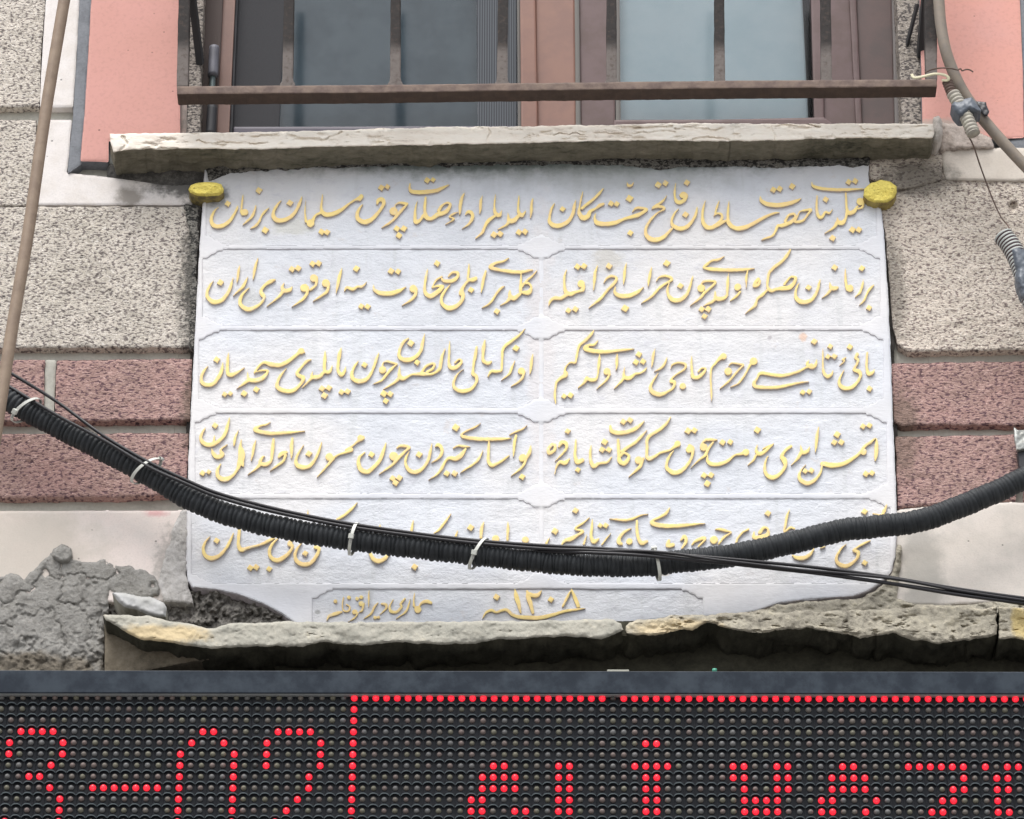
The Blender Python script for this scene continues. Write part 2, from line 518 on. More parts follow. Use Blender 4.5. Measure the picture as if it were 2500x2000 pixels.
TXT.append(((1325, 590), """
290,345,12 265,430,34 265,530,34 280,610,50 330,640,60 390,620,46 450,600,34 500,560,40
C 470 515 48
510,540,30 490,600,30 430,605,24
290,650,50 220,690,50 140,690,50 90,730,36 70,790,8
D 425 305 44
D 505 300 44
D 315 840 42
D 400 825 44
670,290,12 640,380,38 630,480,38 620,600,8
745,500,16 780,450,30 840,420,34 900,440,34 880,500,44 790,590,36 720,680,40 650,740,34 560,810,8
D 810 300 46
1025,250,10 1005,330,34 995,430,40 985,535,8
885,550,12 880,620,40 940,660,60 1050,660,60 1150,620,50 1235,555,12
D 1005 815 52
1330,310,12 1310,400,38 1295,480,36 1285,555,8
1385,480,12 1430,430,28 1520,420,36 1580,460,34 1500,510,36 1420,570,36 1340,660,36 1270,710,26 1190,760,8
D 1515 265 48
1555,485,10 1525,560,30 1530,640,40 1590,710,60 1680,710,56 1760,640,44 1800,540,36 1820,460,28 1840,405,8
D 1680 540 44
1920,540,14 1960,490,34 2040,480,34 2110,495,30 2050,560,36 1980,620,36 1920,690,36 1800,780,10
C 1935 570 50
D 1940 825 44
D 2022 825 44
D 1975 912 42"""))
TXT.append(((1745, 590), """
115,180,12 50,215,34 -40,235,30 -110,290,40 -130,320,30 -50,335,50 100,345,48 300,345,44 420,335,30 500,325,8
170,385,12 160,470,38 155,570,38 150,650,36 110,690,50 50,700,60 10,680,50 5,600,12
0,710,40 -40,740,40 -90,760,26 -150,790,8
C 280 555 46
310,610,30 260,670,34 170,735,8
400,360,20 385,440,36 385,520,20 380,600,6
530,460,50 495,500,44 480,545,36 530,530,40 555,480,30
925,95,20 880,170,44 820,240,44 740,300,44 670,370,42 650,450,36 645,550,36 690,600,50 750,580,40 830,570,56 910,560,60 970,500,46 985,440,40 930,430,30 880,480,30 850,520,36
640,590,30 580,650,44 520,700,34 490,780,40 430,830,24 370,880,8
1035,500,10 1000,560,30 985,640,40 1010,710,56 1090,740,60 1180,710,50 1240,630,40 1270,530,36 1290,450,12
D 1145 560 42
1500,560,30 1460,570,60 1420,560,50 1405,500,14
1420,580,40 1370,640,30 1305,690,8
D 1465 315 44
1595,320,10 1595,400,30 1600,500,36 1620,580,46
C 1650 570 46
D 1795 325 42
1815,460,12 1800,540,34 1770,620,32 1710,680,8
1940,530,14 1890,580,36 1850,650,28 1820,720,30 1760,780,8
D 1885 810 42"""))
TXT.append(((475, 795), """
165,490,10 110,560,36 80,640,40 95,700,50 160,725,56 240,700,50 310,600,50 335,530,44 345,450,14
D 270 415 46
415,330,12 405,420,40 400,510,40 410,590,52 460,600,56 540,560,32 610,510,12
D 365 840 38
D 438 830 34
1345,330,20 1300,310,60 1250,350,44 1150,430,50 1050,480,56 940,475,60 850,450,40 790,490,34 740,560,34 730,585,14
C 1300 312 42
735,575,10 800,550,26 880,545,30 890,570,34 830,640,56 740,670,60 660,650,44 645,570,12
650,670,50 600,710,36 510,770,10
D 605 830 46
D 755 780 44
1420,415,20 1370,435,40 1310,500,36 1250,580,44 1290,620,56 1330,640,50 1290,720,42 1210,790,56 1110,800,60 1020,760,54 1010,700,44 1050,610,34 1120,520,12
1595,310,14 1590,400,44 1585,500,44 1595,560,44 1650,560,44 1680,490,12
1575,570,40 1530,620,50 1470,630,56 1430,620,40 1440,560,12
1430,640,44 1380,690,28 1290,780,8
D 1555 768 44
D 1640 762 44
D 1585 855 48
1790,265,12 1770,350,48 1755,450,40 1750,540,44 1790,600,56 1830,560,40 1845,500,10
D 1792 812 42
D 1868 805 44
D 2075 480 42"""))
TXT.append(((895, 795), """
-100,430,14 -150,500,36 -180,580,46 -165,650,54 -90,680,60 -10,660,56 50,590,40 90,500,36 120,410,40 150,330,12
200,450,12 250,435,28 330,460,30 370,470,20 310,520,36 240,600,36 180,670,30 70,715,8
C 195 540 48
200,455,14 190,500,30
D 212 830 48
D 290 835 44
D 235 920 42
510,155,20 450,200,40 410,280,40 395,350,44 420,400,54 500,420,64 590,390,52 660,310,46 685,210,44 710,90,10
D 540 215 48
960,280,12 920,380,40 905,470,44 880,540,44 800,590,36 700,590,50 620,590,44 540,600,30 490,630,44 440,645,56 400,610,50 405,490,12
400,640,44 330,700,36 200,780,10
670,570,36 720,500,34 790,465,32 830,475,34 800,530,36 740,565,40
D 615 450 42
1015,190,10 1010,290,32 1005,400,32 1010,490,44 1050,520,56 1110,500,50 1160,440,36 1130,410,26 1080,450,26
1345,260,30 1330,350,46 1310,450,36 1300,540,34 1300,590,50 1340,620,46 1340,690,40 1280,770,44 1190,800,56 1100,780,50 1060,720,42 1085,630,30 1140,560,14 1190,530,6
1445,180,20 1430,260,50 1420,350,40 1425,430,44 1480,460,46 1520,440,30
1940,30,8 1870,110,34 1780,180,40 1700,240,44 1660,300,40 1655,400,36 1650,500,36 1640,550,34 1580,560,44 1520,560,40 1480,620,14
1810,430,12 1770,520,36 1740,590,34 1640,670,8
D 1825 275 46
C 1890 555 46
1925,560,34 1900,640,36 1850,690,28 1750,750,8
2030,345,14 2015,430,40 2005,520,36 1990,600,8"""))
TXT.append(((1325, 795), """
625,55,14 590,110,40 520,180,38 450,240,38 425,320,34 410,400,34 395,450,34 340,450,30 300,480,24 270,540,34 280,600,60 220,640,44 170,690,36 155,760,30 150,860,36 160,960,8
D 260 862 38
D 340 850 44
695,350,14 690,430,40 680,520,34 670,610,24 640,660,44 580,660,50 540,640,40
540,640,50 500,700,36 430,760,10
680,175,8 630,230,36 560,240,40 520,280,60 620,310,60 740,320,50 880,310,44 1000,295,34 1120,285,10
910,350,20 905,420,40 905,490,30 890,560,8
C 785 560 46
820,590,30 770,670,34 650,780,8
1000,510,12 990,580,30 1000,630,50 1060,640,52 1130,590,34 1190,580,30 1240,550,30 1270,510,12
990,640,36 950,690,36 870,770,10
D 1175 350 44
D 1138 445 44
D 1225 440 44
1375,270,12 1350,360,38 1340,450,32 1325,530,8
1525,370,10 1490,460,34 1440,520,34 1360,560,8
1560,530,12 1580,480,26 1650,450,28 1740,470,34 1730,530,28 1640,590,26 1580,640,30 1570,680,50 1610,690,44 1590,760,34 1520,810,34 1430,840,60 1340,810,60 1315,750,44 1350,670,30 1410,580,12
C 1710 740 42
1820,370,12 1815,450,30 1820,540,34 1830,620,46 1880,635,50 1940,600,44 1990,530,30 1940,520,26 1900,560,26"""))
TXT.append(((1745, 795), """
120,370,44 105,370,70 50,410,44 0,470,30 -40,520,30 -50,620,28 -45,740,30 -40,860,24 -40,930,6
C 108 375 42
170,490,14 210,455,26 300,470,30 350,480,26 290,540,28 230,610,30 170,680,30 60,770,8
C 165 560 50
C 475 435 50
430,480,40 390,560,30 340,640,32 280,710,26 190,750,8
1245,410,12 1230,480,44 1180,510,50 1130,470,44 1150,420,12
1180,490,60 1120,510,34 1020,560,36 920,590,40 820,610,48 700,600,46 560,580,44 520,640,32 480,700,50 500,745,50 620,755,48 780,750,44 950,715,36 1080,690,24 1160,685,8
D 1215 195 44
D 1075 815 40
D 1152 805 40
1320,280,10 1320,380,24 1320,480,26 1330,570,40 1370,620,50 1420,600,40 1445,550,12
D 1410 255 38
D 1382 380 38
D 1460 375 40
1600,390,20 1560,415,24 1585,430,24 1520,490,8
1740,350,44 1720,390,40 1750,420,36 1730,480,30 1700,540,40 1760,560,56 1780,610,40 1740,690,42 1660,760,50 1570,760,56 1520,710,46 1530,630,30 1580,540,10
D 1650 260 42
1860,330,30 1855,430,36 1855,520,36 1880,590,50 1930,570,40 1950,530,10
D 1890 770 42"""))
TXT.append(((475, 1000), """
130,225,16 90,290,40 75,350,44 110,410,56 190,430,60 290,390,50 370,300,46 400,200,44 430,90,8
230,400,40 245,320,20
D 250 195 42
210,480,16 230,540,50 280,580,60 340,550,56 320,490,30 400,425,10
540,240,8 500,330,34 485,400,34 480,445,16
570,370,16 560,450,46 575,540,90 560,630,80 520,730,40 460,810,44 370,850,64 290,820,56 280,740,44 320,660,14
580,650,50 590,685,30
D 98 775 42
D 172 762 36
750,370,12 725,450,38 710,540,34 685,640,8
935,145,8 880,180,26 800,200,30 740,240,60 800,270,56 920,290,50 1080,285,44 1220,275,34 1350,262,8
965,360,30 955,450,50 945,550,44 930,630,40 870,670,56 800,650,50 830,580,36 860,570,12
800,670,50 740,730,30 640,800,8
1120,520,40 1060,540,60 1030,575,40
1110,560,40 1080,630,34 1000,690,30 920,750,8
1195,350,30 1185,440,50 1185,530,40 1180,600,10
1330,435,12 1280,510,30 1240,600,40 1245,670,54 1320,705,60 1400,690,50 1470,610,40 1520,500,38 1550,400,14
D 1395 540 44
C 1645 580 52
1690,600,44 1640,660,34 1580,730,30 1490,830,8
1690,590,30 1760,550,30 1850,520,40 1910,490,60
1850,490,30 1930,440,26 1990,390,36 2050,345,60
C 2025 348 42"""))
TXT.append(((895, 1000), """
-20,520,14 -85,580,40 -100,650,50 -70,730,60 10,760,60 90,700,50 160,620,50 200,520,48 235,410,20
D 60 550 44
370,470,20 420,440,40 520,460,36 470,510,36 390,590,44 320,670,36 250,720,30 150,790,8
C 330 570 56
D 320 840 44
D 400 835 46
D 355 895 44
520,510,10 485,580,34 475,650,38 510,730,50 590,765,56 680,720,46 750,620,40 775,520,40 800,410,12
D 640 550 46
840,450,20 870,430,50 910,460,50 920,520,44 880,590,34 790,650,8
1060,470,20 1120,440,30 1200,450,36 1270,455,10
1210,480,30 1160,550,60 1090,600,60 1010,590,44 960,630,36 920,710,40 860,790,30 750,860,8
D 1090 220 52
D 980 780 44
D 1075 780 44
1410,150,6 1330,210,24 1220,260,24 1160,300,30 1180,330,46 1280,350,50 1420,360,50 1600,360,44 1700,355,34 1770,350,10
1495,390,20 1490,470,40 1485,560,40 1490,640,46 1530,680,56 1590,660,36 1660,620,36 1740,560,16
1420,500,12 1370,600,36 1300,670,34 1220,720,26 1140,775,8
1740,310,10 1820,270,26 1900,240,24 1960,190,8
1825,320,36 1805,400,40 1800,490,36 1790,580,10
C 1905 590 50
2005,440,16 1990,520,50 1950,590,40 1930,650,36 1880,720,32 1750,820,8
D 1900 820 44"""))
TXT.append(((1325, 1000), """
110,430,44 70,480,44 80,530,50 140,500,44 150,440,40 115,425,40
200,450,30 230,400,50 280,410,50 290,470,40 240,540,26 150,630,8
D 305 265 40
330,600,20 270,650,60 210,640,44 170,690,28 145,790,8
405,370,20 400,450,36 395,550,40 420,640,60 480,620,60
D 430 735 38
590,440,20 580,530,36 585,620,44 620,690,60 680,660,44 740,650,40 790,640,36 840,580,20
D 755 395 48
D 725 490 44
D 808 490 44
920,370,36 925,460,44 930,560,46 940,630,56 990,660,56 1040,610,50 1050,560,36 990,530,36 950,560,40
1270,255,14 1210,320,36 1130,400,44 1040,460,44 970,510,50
825,200,30 840,260,50 920,285,56 1040,270,54 1150,220,50 1240,140,16
D 985 150 44
D 1066 130 44
C 1170 620 50
1225,600,40 1190,690,46 1130,750,34 1040,830,8
1560,90,14 1510,170,40 1420,250,44 1320,310,44 1275,370,44 1275,470,40 1270,560,44 1300,600,56 1370,570,40 1430,530,34 1500,510,36 1560,490,30 1640,430,60
C 1645 420 42
1600,500,14 1545,570,34 1515,650,40 1520,720,50 1600,770,62 1700,740,56 1790,640,40 1830,540,40 1830,470,50 1790,440,44
C 1788 488 44
D 1775 260 48
D 1852 255 42
1930,430,20 1990,370,36 2080,370,40 2130,370,16
2080,400,30 2020,480,40 1980,560,40 1900,620,26 1800,720,8
C 1965 460 50
D 1970 805 44
D 2055 800 44
D 2010 905 48"""))
TXT.append(((1745, 1000), """
-85,555,12 -90,620,40 -40,665,54 60,665,52 160,625,44 240,560,30 320,540,40 390,510,60
C 380 522 44
D 95 400 44
D 190 395 42
520,430,12 505,500,40 540,540,50 600,520,50 680,450,34 720,415,16
500,560,30 470,620,30 400,680,8
590,480,20 640,450,22 690,430,20
D 520 250 48
930,450,44 860,500,40 820,570,50 850,620,70 860,690,44 800,780,46 710,830,60 630,790,50 610,700,40 630,600,24 660,560,10
1160,450,12 1130,510,44 1070,520,50 1045,430,12
1050,530,50 1010,600,40 930,680,8
1270,205,12 1250,310,44 1240,420,40 1225,540,8
1120,660,8 1060,730,24 1030,800,40 1050,860,54 1130,900,56 1220,860,46 1290,770,34 1310,680,36 1320,660,60 1420,680,70 1560,665,56 1680,600,48 1760,540,40 1830,450,40 1900,400,40 1960,350,20
C 1815 515 42
D 1495 305 48
D 1460 400 44
D 1545 400 44
D 1105 752 40
D 1180 745 42
1975,360,20 1975,450,52 1970,540,52 1960,620,20
D 1810 205 40
D 1890 195 42
D 1845 785 42
D 1920 775 42"""))
TXT.append(((475, 1200), """
190,545,10 130,620,34 105,700,40 130,780,50 200,815,60 290,790,50 380,700,40 430,610,38 475,510,14
D 270 600 44
550,440,40 540,540,46 535,640,44 570,710,60 640,690,40 720,670,36 800,650,36 890,610,44 970,570,30
D 680 930 44
D 752 925 44
D 910 945 42
1020,570,16 950,640,36 915,720,44 930,800,50 1000,840,62 1080,810,54 1160,740,44 1195,670,40 1160,640,60 1180,600,40
1310,625,14 1250,700,36 1225,780,44 1250,850,54 1320,890,60 1420,870,54 1490,780,44 1520,700,44 1480,680,56
D 1350 755 42
1990,130,8 1920,210,36 1840,280,38 1740,340,34
1385,220,12 1380,300,30"""))
TXT.append(((895, 1200), """
165,400,12 160,440,30 158,520,34
40,740,36 80,820,54 150,850,60 220,820,50 270,760,40
570,350,14 555,430,36 545,500,30
1030,270,14 960,370,34 880,470,32 820,510,14
1110,480,16 1090,540,36
D 1270 440 46
D 585 920 46
1435,360,10 1405,450,44 1395,560,40
C 1575 580 50
1725,365,12 1725,450,40 1720,590,30
C 1940 590 44"""))
TXT.append(((1325, 1200), """
D 400 235 44
D 150 485 48
85,560,10 45,630,34
590,300,10 500,380,26 420,430,30 400,460,30 490,485,36 430,530,40 340,580,60 270,600,40 230,650,20
540,520,12 500,640,30
605,340,14 600,440,34 590,540,40 620,610,60 680,580,30
D 700 415 36
D 770 415 40
800,330,8 880,340,26 1000,350,36 1100,330,34 1200,290,20 1290,275,8
1150,360,30 1150,460,40 1170,570,44 1210,630,60 1270,610,40
840,500,8 780,570,24 720,650,20
1080,450,20 1000,490,40 940,560,44 930,620,60 960,640,40
C 1058 610 42
1550,200,16 1500,270,44 1410,320,34 1350,350,40 1340,385,60 1440,415,60 1600,420,56 1760,410,44 1900,395,26 2000,390,8
1540,600,40 1530,660,60 1590,650,50
1690,590,30 1730,550,50 1750,610,44 1700,690,24
1820,650,20 1870,600,40 1960,570,50 1980,590,30 1900,670,24
C 2090 590 52"""))
TXT.append(((1755, 1200), """
-40,460,20 20,460,36 90,480,36 150,500,20 60,560,34 0,640,24
360,460,30 290,500,30 230,570,32 210,630,24
430,490,16 430,560,50 500,560,60 590,530,60 600,460,30 550,440,40 500,500,50
D 600 265 44
870,210,8 835,290,36 815,400,36 800,490,30 870,440,30 920,450,30
900,780,24 960,810,54 1040,810,56 1110,770,46 1160,700,20
D 1780 245 44
2050,160,14 2020,230,44 1980,290,36 1880,270,16
1300,670,16 1240,690,20
1850,600,16 1780,630,30 1680,690,30 1650,720,40 1700,740,50 1690,810,40 1620,880,44 1540,910,56 1450,870,50 1440,790,40 1500,690,26 1560,640,10
D 1780 870 42"""))
TXT.append(((730, 1390), """
C 1450 490 46
1410,290,14 1400,380,24 1405,450,30
1460,460,24 1500,410,40 1560,390,50 1610,410,40
1150,370,12 1110,440,26 1120,510,40 1190,520,36 1250,460,36 1240,420,30 1290,360,30
1360,350,10 1340,430,24 1300,520,28 1180,605,8
1010,420,30 1060,430,40 1060,480,30 990,550,12
965,405,16 920,460,28 880,540,30 780,610,8
C 930 590 24
C 970 585 22
855,260,12 850,360,28 850,460,14
C 760 420 34
790,420,26 770,500,28 740,520,20
C 680 520 34
720,530,26 680,590,22 600,640,10
545,340,14 530,420,22 540,500,24 600,510,30 620,460,26 580,430,24
520,520,30 450,540,50 370,570,40 335,630,10
C 445 390 26
C 610 345 26
C 710 360 26
C 760 340 26"""))
TXT.append(((1090, 1390), """
440,600,10 480,530,34 550,500,40 610,525,34 680,500,40 740,500,44 800,550,44 880,580,50 1000,590,56 1150,590,56 1300,555,46 1450,510,40 1600,490,30 1710,475,8
835,240,14 850,320,56 880,420,54 905,530,24
985,270,30 1000,340,60 1030,430,56 1055,530,40
1010,300,50 1060,320,60 1120,310,50 1165,250,12
D 1275 370 42
1525,245,10 1480,330,36 1420,450,30
1525,245,20 1570,350,50 1610,450,50
D 610 340 46"""))

def text_items():
    items = []
    for (ox, oy), block in TXT:
        for ln in block.strip().split('\n'):
            ln = ln.strip()
            if ln[0] in 'CD':
                k, x, y, r = ln.split(); items.append((k, ox + float(x) / 5, oy + float(y) / 5, float(r) / 5)); continue
            p = np.array([[float(v) for v in q.split(',')] for q in ln.split()])
            p = np.stack([ox + p[:, 0] / 5, oy + p[:, 1] / 5, p[:, 2] / 10], -1)
            items.append(('S', smooth_path(p, 5)))
    return items
def item_box(it, m=4):
    if it[0] == 'S':
        p = it[1]; r = p[:, 2].max(); return (p[:, 0].min() - r - m, p[:, 1].min() - r - m, p[:, 0].max() + r + m, p[:, 1].max() + r + m)
    _, x, y, r = it; return (x - r - m, y - r - m, x + r + m, y + r + m)
def item_sdf(it, X, Y):
    if it[0] == 'C': return np.hypot(X - it[1], Y - it[2]) - it[3]
    if it[0] == 'D':
        u = (X - it[1]); v = (Y - it[2]); a = np.abs(u * 0.98 - v * 0.2) + np.abs(v * 1.02 + u * 0.2)
        return (a - it[3] * 1.08) * 0.75
    p = it[1]; D = np.full(X.shape, 99.0)
    for i in range(len(p) - 1):
        a = p[i]; b = p[i + 1]; e = b[:2] - a[:2]; L = max(e @ e, 1e-9)
        t = np.clip(((X - a[0]) * e[0] + (Y - a[1]) * e[1]) / L, 0, 1)
        D = np.minimum(D, np.hypot(X - a[0] - t * e[0], Y - a[1] - t * e[1]) - (a[2] + (b[2] - a[2]) * t))
    return D
def group_items(items):
    """strokes that touch form one carved letter group"""
    n = len(items); par = list(range(n)); bx = [item_box(i, 0) for i in items]
    def find(a):
        while par[a] != a: a = par[a]
        return a
    pts = []
    for it in items:
        if it[0] == 'S': pts.append(it[1])
        else: pts.append(np.array([[it[1], it[2], it[3] * (0.8 if it[0] == 'D' else 1)]]))
    for i in range(n):
        for j in range(i + 1, n):
            a, b = bx[i], bx[j]
            if a[0] > b[2] or b[0] > a[2] or a[1] > b[3] or b[1] > a[3]: continue
            p, q = pts[i], pts[j]
            d = np.hypot(p[:, None, 0] - q[None, :, 0], p[:, None, 1] - q[None, :, 1]) - p[:, None, 2] - q[None, :, 2]
            if d.min() < 0.2: par[find(i)] = find(j)
    g = {}
    for i in range(n): g.setdefault(find(i), []).append(items[i])
    return list(g.values())
# ------------------------------------------------------------------ materials of the place
WL, WR = -0.665, 0.79          # world x of the plaque's left / right edge
z600 = wz(1250, 600)
DIRT = (0.05, 0.05, 0.045)
stL = [(WL - 0.0, wz(0, 660), 0.065, 0.42, DIRT, 0.85, 90, 0.60), (WL - 0.03, wz(0, 450), 0.13, 0.05, DIRT, 0.85, 60, 0.55),
       (WL - 0.14, wz(0, 410), 0.10, 0.05, DIRT, 0.8, 40, 0.6)]
stR = [(WR + 0.09, wz(0, 440), 0.12, 0.07, (0.1, 0.09, 0.075), 0.7, 60, 0.55), (WR + 0.02, wz(0, 700), 0.05, 0.25, (0.12, 0.11, 0.09), 0.6, 60, 0.68)]
M_granL = m_granite('granite_left', (0.64, 0.58, 0.51), (0.155, 0.13, 0.125), (0.56, 0.51, 0.44), (0.84, 0.80, 0.75), stL, gs=118, dens=0.49)
M_granR = m_granite('granite_right', (0.66, 0.58, 0.50), (0.20, 0.155, 0.145), (0.60, 0.53, 0.45), (0.84, 0.79, 0.72), stR, gs=120, dens=0.50)
M_pinkst = m_granite('pink_stone', (0.42, 0.26, 0.235), (0.11, 0.06, 0.075), (0.38, 0.25, 0.22), (0.60, 0.42, 0.38),
                     [(WL, wz(0, 1000), 0.04, 0.16, (0.16, 0.12, 0.09), 0.7, 60, 0.62), (WR + .02, wz(0, 1050), 0.06, 0.18, (0.16, 0.12, 0.09), 0.6, 60, 0.62)], gs=95, dens=0.5, stretch=2.0)
M_white = m_plaster('white_plaster', (0.78, 0.74, 0.72), (0.70, 0.65, 0.61), stL + [(WL - 0.16, wz(0, 480), 0.05, 0.04, (0.3, 0.27, 0.24), 0.9, 50, 0.6)])
M_whiteR = m_plaster('white_plaster_right', (0.68, 0.62, 0.55), (0.60, 0.54, 0.47), stR)
M_cream = m_plaster('pale_plaster', (0.80, 0.705, 0.66), (0.73, 0.665, 0.625),
                    [(wx(395), wz(0, 1255), 0.05, 0.02, (0.62, 0.22, 0.24), 0.55, 60, 0.75), (WL - 0.03, wz(0, 1400), 0.05, 0.16, (0.26, 0.25, 0.23), 0.6, 90, 0.6),
                     (wx(40), wz(0, 1340), 0.25, 0.14, (0.48, 0.44, 0.37), 0.6, 12, 0.5)])
M_creamR = m_plaster('pale_plaster_right', (0.76, 0.695, 0.635), (0.66, 0.615, 0.56), [(WR + 0.04, wz(0, 1400), 0.06, 0.2, (0.34, 0.33, 0.3), 0.6, 30, 0.5)])
M_pinkp = m_plaster('pink_paint', (0.63, 0.325, 0.285), (0.60, 0.31, 0.265), [(wx(435), wz(0, 300), 0.035, 0.04, (0.3, 0.2, 0.17), 0.9, 90, 0.55)], ns=6, bump=0.15, fine=120)
M_pinkpR = m_plaster('pink_paint_right', (0.70, 0.35, 0.295), (0.66, 0.35, 0.31), [(wx(2350), wz(0, 320), 0.11, 0.035, (0.5, 0.4, 0.35), 0.9, 50, 0.5)], ns=6, bump=0.15, fine=120)
M_trim = m_rough('grey_trim', [(0.12, 0.125, 0.14), (0.2, 0.21, 0.23), (0.26, 0.27, 0.29)], 18, 160, 0.3, 0.002, rough=0.7)
M_mortar = m_rough('grey_mortar', [(0.36, 0.35, 0.31), (0.47, 0.46, 0.41), (0.54, 0.53, 0.47)], 12, 120, 0.4, 0.003)
M_conc = m_rough('grey_cement', [(0.17, 0.16, 0.145), (0.29, 0.28, 0.26), (0.35, 0.34, 0.32), (0.30, 0.275, 0.24)], 22, 120, 1.0, 0.014,
                 stains=[(wx(60), wz(0, 1640), 0.3, 0.05, (0.14, 0.11, 0.07), 0.7, 30, 0.5)])
M_rubble = m_rough('rubble_mortar', [(0.04, 0.037, 0.035), (0.13, 0.12, 0.11), (0.27, 0.255, 0.23), (0.36, 0.34, 0.3)], 45, 150, 1.0, 0.012)
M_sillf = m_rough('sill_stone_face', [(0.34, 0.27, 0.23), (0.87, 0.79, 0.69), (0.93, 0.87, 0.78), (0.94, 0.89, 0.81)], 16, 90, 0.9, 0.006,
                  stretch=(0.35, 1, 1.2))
M_sillu = m_rough('sill_stone_weathered_shaded', [(0.05, 0.05, 0.038), (0.15, 0.14, 0.105), (0.22, 0.20, 0.155), (0.31, 0.285, 0.225)], 14, 110, 0.9, 0.006, stretch=(0.4, 1, 1))  # weathered stone, darkened further in the colour so the underside looks shaded
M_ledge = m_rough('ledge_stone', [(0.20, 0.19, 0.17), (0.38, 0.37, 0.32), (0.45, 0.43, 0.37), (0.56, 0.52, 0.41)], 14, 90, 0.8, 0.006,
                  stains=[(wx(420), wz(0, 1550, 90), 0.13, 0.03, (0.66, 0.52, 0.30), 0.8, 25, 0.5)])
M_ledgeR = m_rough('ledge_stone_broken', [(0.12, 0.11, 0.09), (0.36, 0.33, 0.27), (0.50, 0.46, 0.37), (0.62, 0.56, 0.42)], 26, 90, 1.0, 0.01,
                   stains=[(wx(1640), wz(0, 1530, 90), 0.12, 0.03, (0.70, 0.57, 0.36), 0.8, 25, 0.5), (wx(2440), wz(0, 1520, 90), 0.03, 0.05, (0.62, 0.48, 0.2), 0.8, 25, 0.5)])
M_ledgeu = m_rough('ledge_underside', [(0.025, 0.024, 0.018), (0.055, 0.052, 0.038), (0.085, 0.08, 0.058)], 12, 90, 0.8, 0.006)  # near-black base puts the shade under the ledge into the colour
M_jamb = m_granite('jamb_stone', (0.40, 0.35, 0.31), (0.08, 0.07, 0.07), (0.34, 0.3, 0.26), (0.6, 0.55, 0.5), gs=110, dens=0.47)
M_dark = m_plain('dark_gap', (0.02, 0.018, 0.016), 0.95, 0.1)
# marble
t = NT('painted_marble')
a = t.noise(46, 6, 0.7, (0.6, 1, 1.1)); b = t.noise(7, 4, 0.6); g = t.noise(190, 3, 0.6, (0.7, 1, 1.2), off=4)
c = t.mix(t.rng(b, 0.35, 0.65), (0.675, 0.70, 0.75), (0.61, 0.635, 0.685))
warm = t.noise(3, 2, 0.5, off=5.5)
c = t.mix(t.rng(warm, 0.45, 0.7, 0, 0.7), c, (0.755, 0.73, 0.715))
c = t.mix(t.rng(a, 0.52, 0.72, 0, 0.5), c, (0.56, 0.56, 0.62))
sk = t.noise(22, 5, 0.6, (1.6, 1, 0.12), off=3.3)
c = t.mix(t.rng(sk, 0.52, 0.72, 0, 0.38), c, (0.50, 0.52, 0.53))
c = t.mix(t.rng(t.noise(26, 6, 0.7, off=12), 0.60, 0.72, 0, 0.5), c, (0.58, 0.54, 0.53))
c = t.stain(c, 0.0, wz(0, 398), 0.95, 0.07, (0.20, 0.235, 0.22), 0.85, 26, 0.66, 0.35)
c = t.stain(c, wx(1500), wz(0, 440), 0.4, 0.07, (0.36, 0.38, 0.37), 0.5, 22, 0.6, 0.35)
c = t.stain(c, wx(1100), wz(0, 402), 0.5, 0.035, (0.13, 0.16, 0.15), 0.8, 60, 0.62, 0.3)
c = t.stain(c, wx(1710), wz(0, 402), 0.35, 0.03, (0.13, 0.16, 0.15), 0.7, 60, 0.62, 0.3)
c = t.stain(c, wx(505), wz(0, 480), 0.04, 0.05, (0.12, 0.13, 0.13), 0.8, 60, 0.6, 0.3)
c = t.stain(c, wx(1320), wz(0, 900), 0.05, 0.6, (0.68, 0.63, 0.62), 0.5, 30, 0.6, 0.3)
for q in ((738, 1492, .008, .009, (0.25, 0.25, 0.25)), (790, 1500, .010, .008, (0.3, 0.3, 0.29)), (1724, 1468, .009, .005, (0.42, 0.36, 0.34)), (1748, 1484, .010, .006, (0.33, 0.29, 0.30)),
          (1968, 828, .012, .018, (0.75, 0.5, 0.36)), (1885, 830, .008, .008, (0.45, 0.42, 0.44)), (1610, 1408, .02, .006, (0.4, 0.36, 0.3)), (600, 740, .04, .05, (0.55, 0.56, 0.56)), (1490, 640, .05, .05, (0.56, 0.54, 0.5)), (700, 560, .08, .03, (0.62, 0.62, 0.58))):
    c = t.stain(c, wx(q[0]), wz(0, q[1]), q[2], q[3], q[4], 0.75, 60, 0.62, 0.2, 0.9)
M_marble = t.fin(c, 0.55, t.math('ADD', a, t.math('MULTIPLY', g, 0.6)), 0.55, 0.004, 0.35)
t = NT('marble_border')
b = t.noise(9, 4, 0.6); g = t.noise(150, 3, 0.6, (0.5, 1, 1.4), off=4)
c = t.mix(t.rng(b, 0.35, 0.65), (0.705, 0.72, 0.77), (0.64, 0.655, 0.70))
c = t.mix(t.rng(t.noise(3, 2, 0.5, off=5.5), 0.45, 0.7, 0, 0.7), c, (0.77, 0.745, 0.73))
M_border = t.fin(c, 0.6, g, 0.3, 0.002, 0.3)
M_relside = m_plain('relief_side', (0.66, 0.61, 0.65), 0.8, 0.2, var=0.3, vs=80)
t = NT('gold_paint')
g = t.noise(30, 4, 0.6); f = t.noise(110, 5, 0.7, off=2); f2 = t.noise(16, 4, 0.6, off=5)
c = t.mix(t.rng(g, 0.38, 0.64), (0.93, 0.73, 0.28), (0.90, 0.67, 0.30))
c = t.mix(t.rng(f, 0.60, 0.74, 0, 0.5), c, (0.78, 0.72, 0.62))
c = t.mix(t.rng(t.math('ADD', t.math('MULTIPLY', f, 0.5), t.math('MULTIPLY', f2, 0.5)), 0.56, 0.66, 0, 0.55), c, (0.80, 0.74, 0.62))
c = t.mix(t.rng(t.noise(230, 3, 0.6, off=6), 0.68, 0.78, 0, 0.7), c, (0.45, 0.29, 0.12))
M_gold = t.fin(c, 0.6, f, 0.4, 0.002, 0.3)
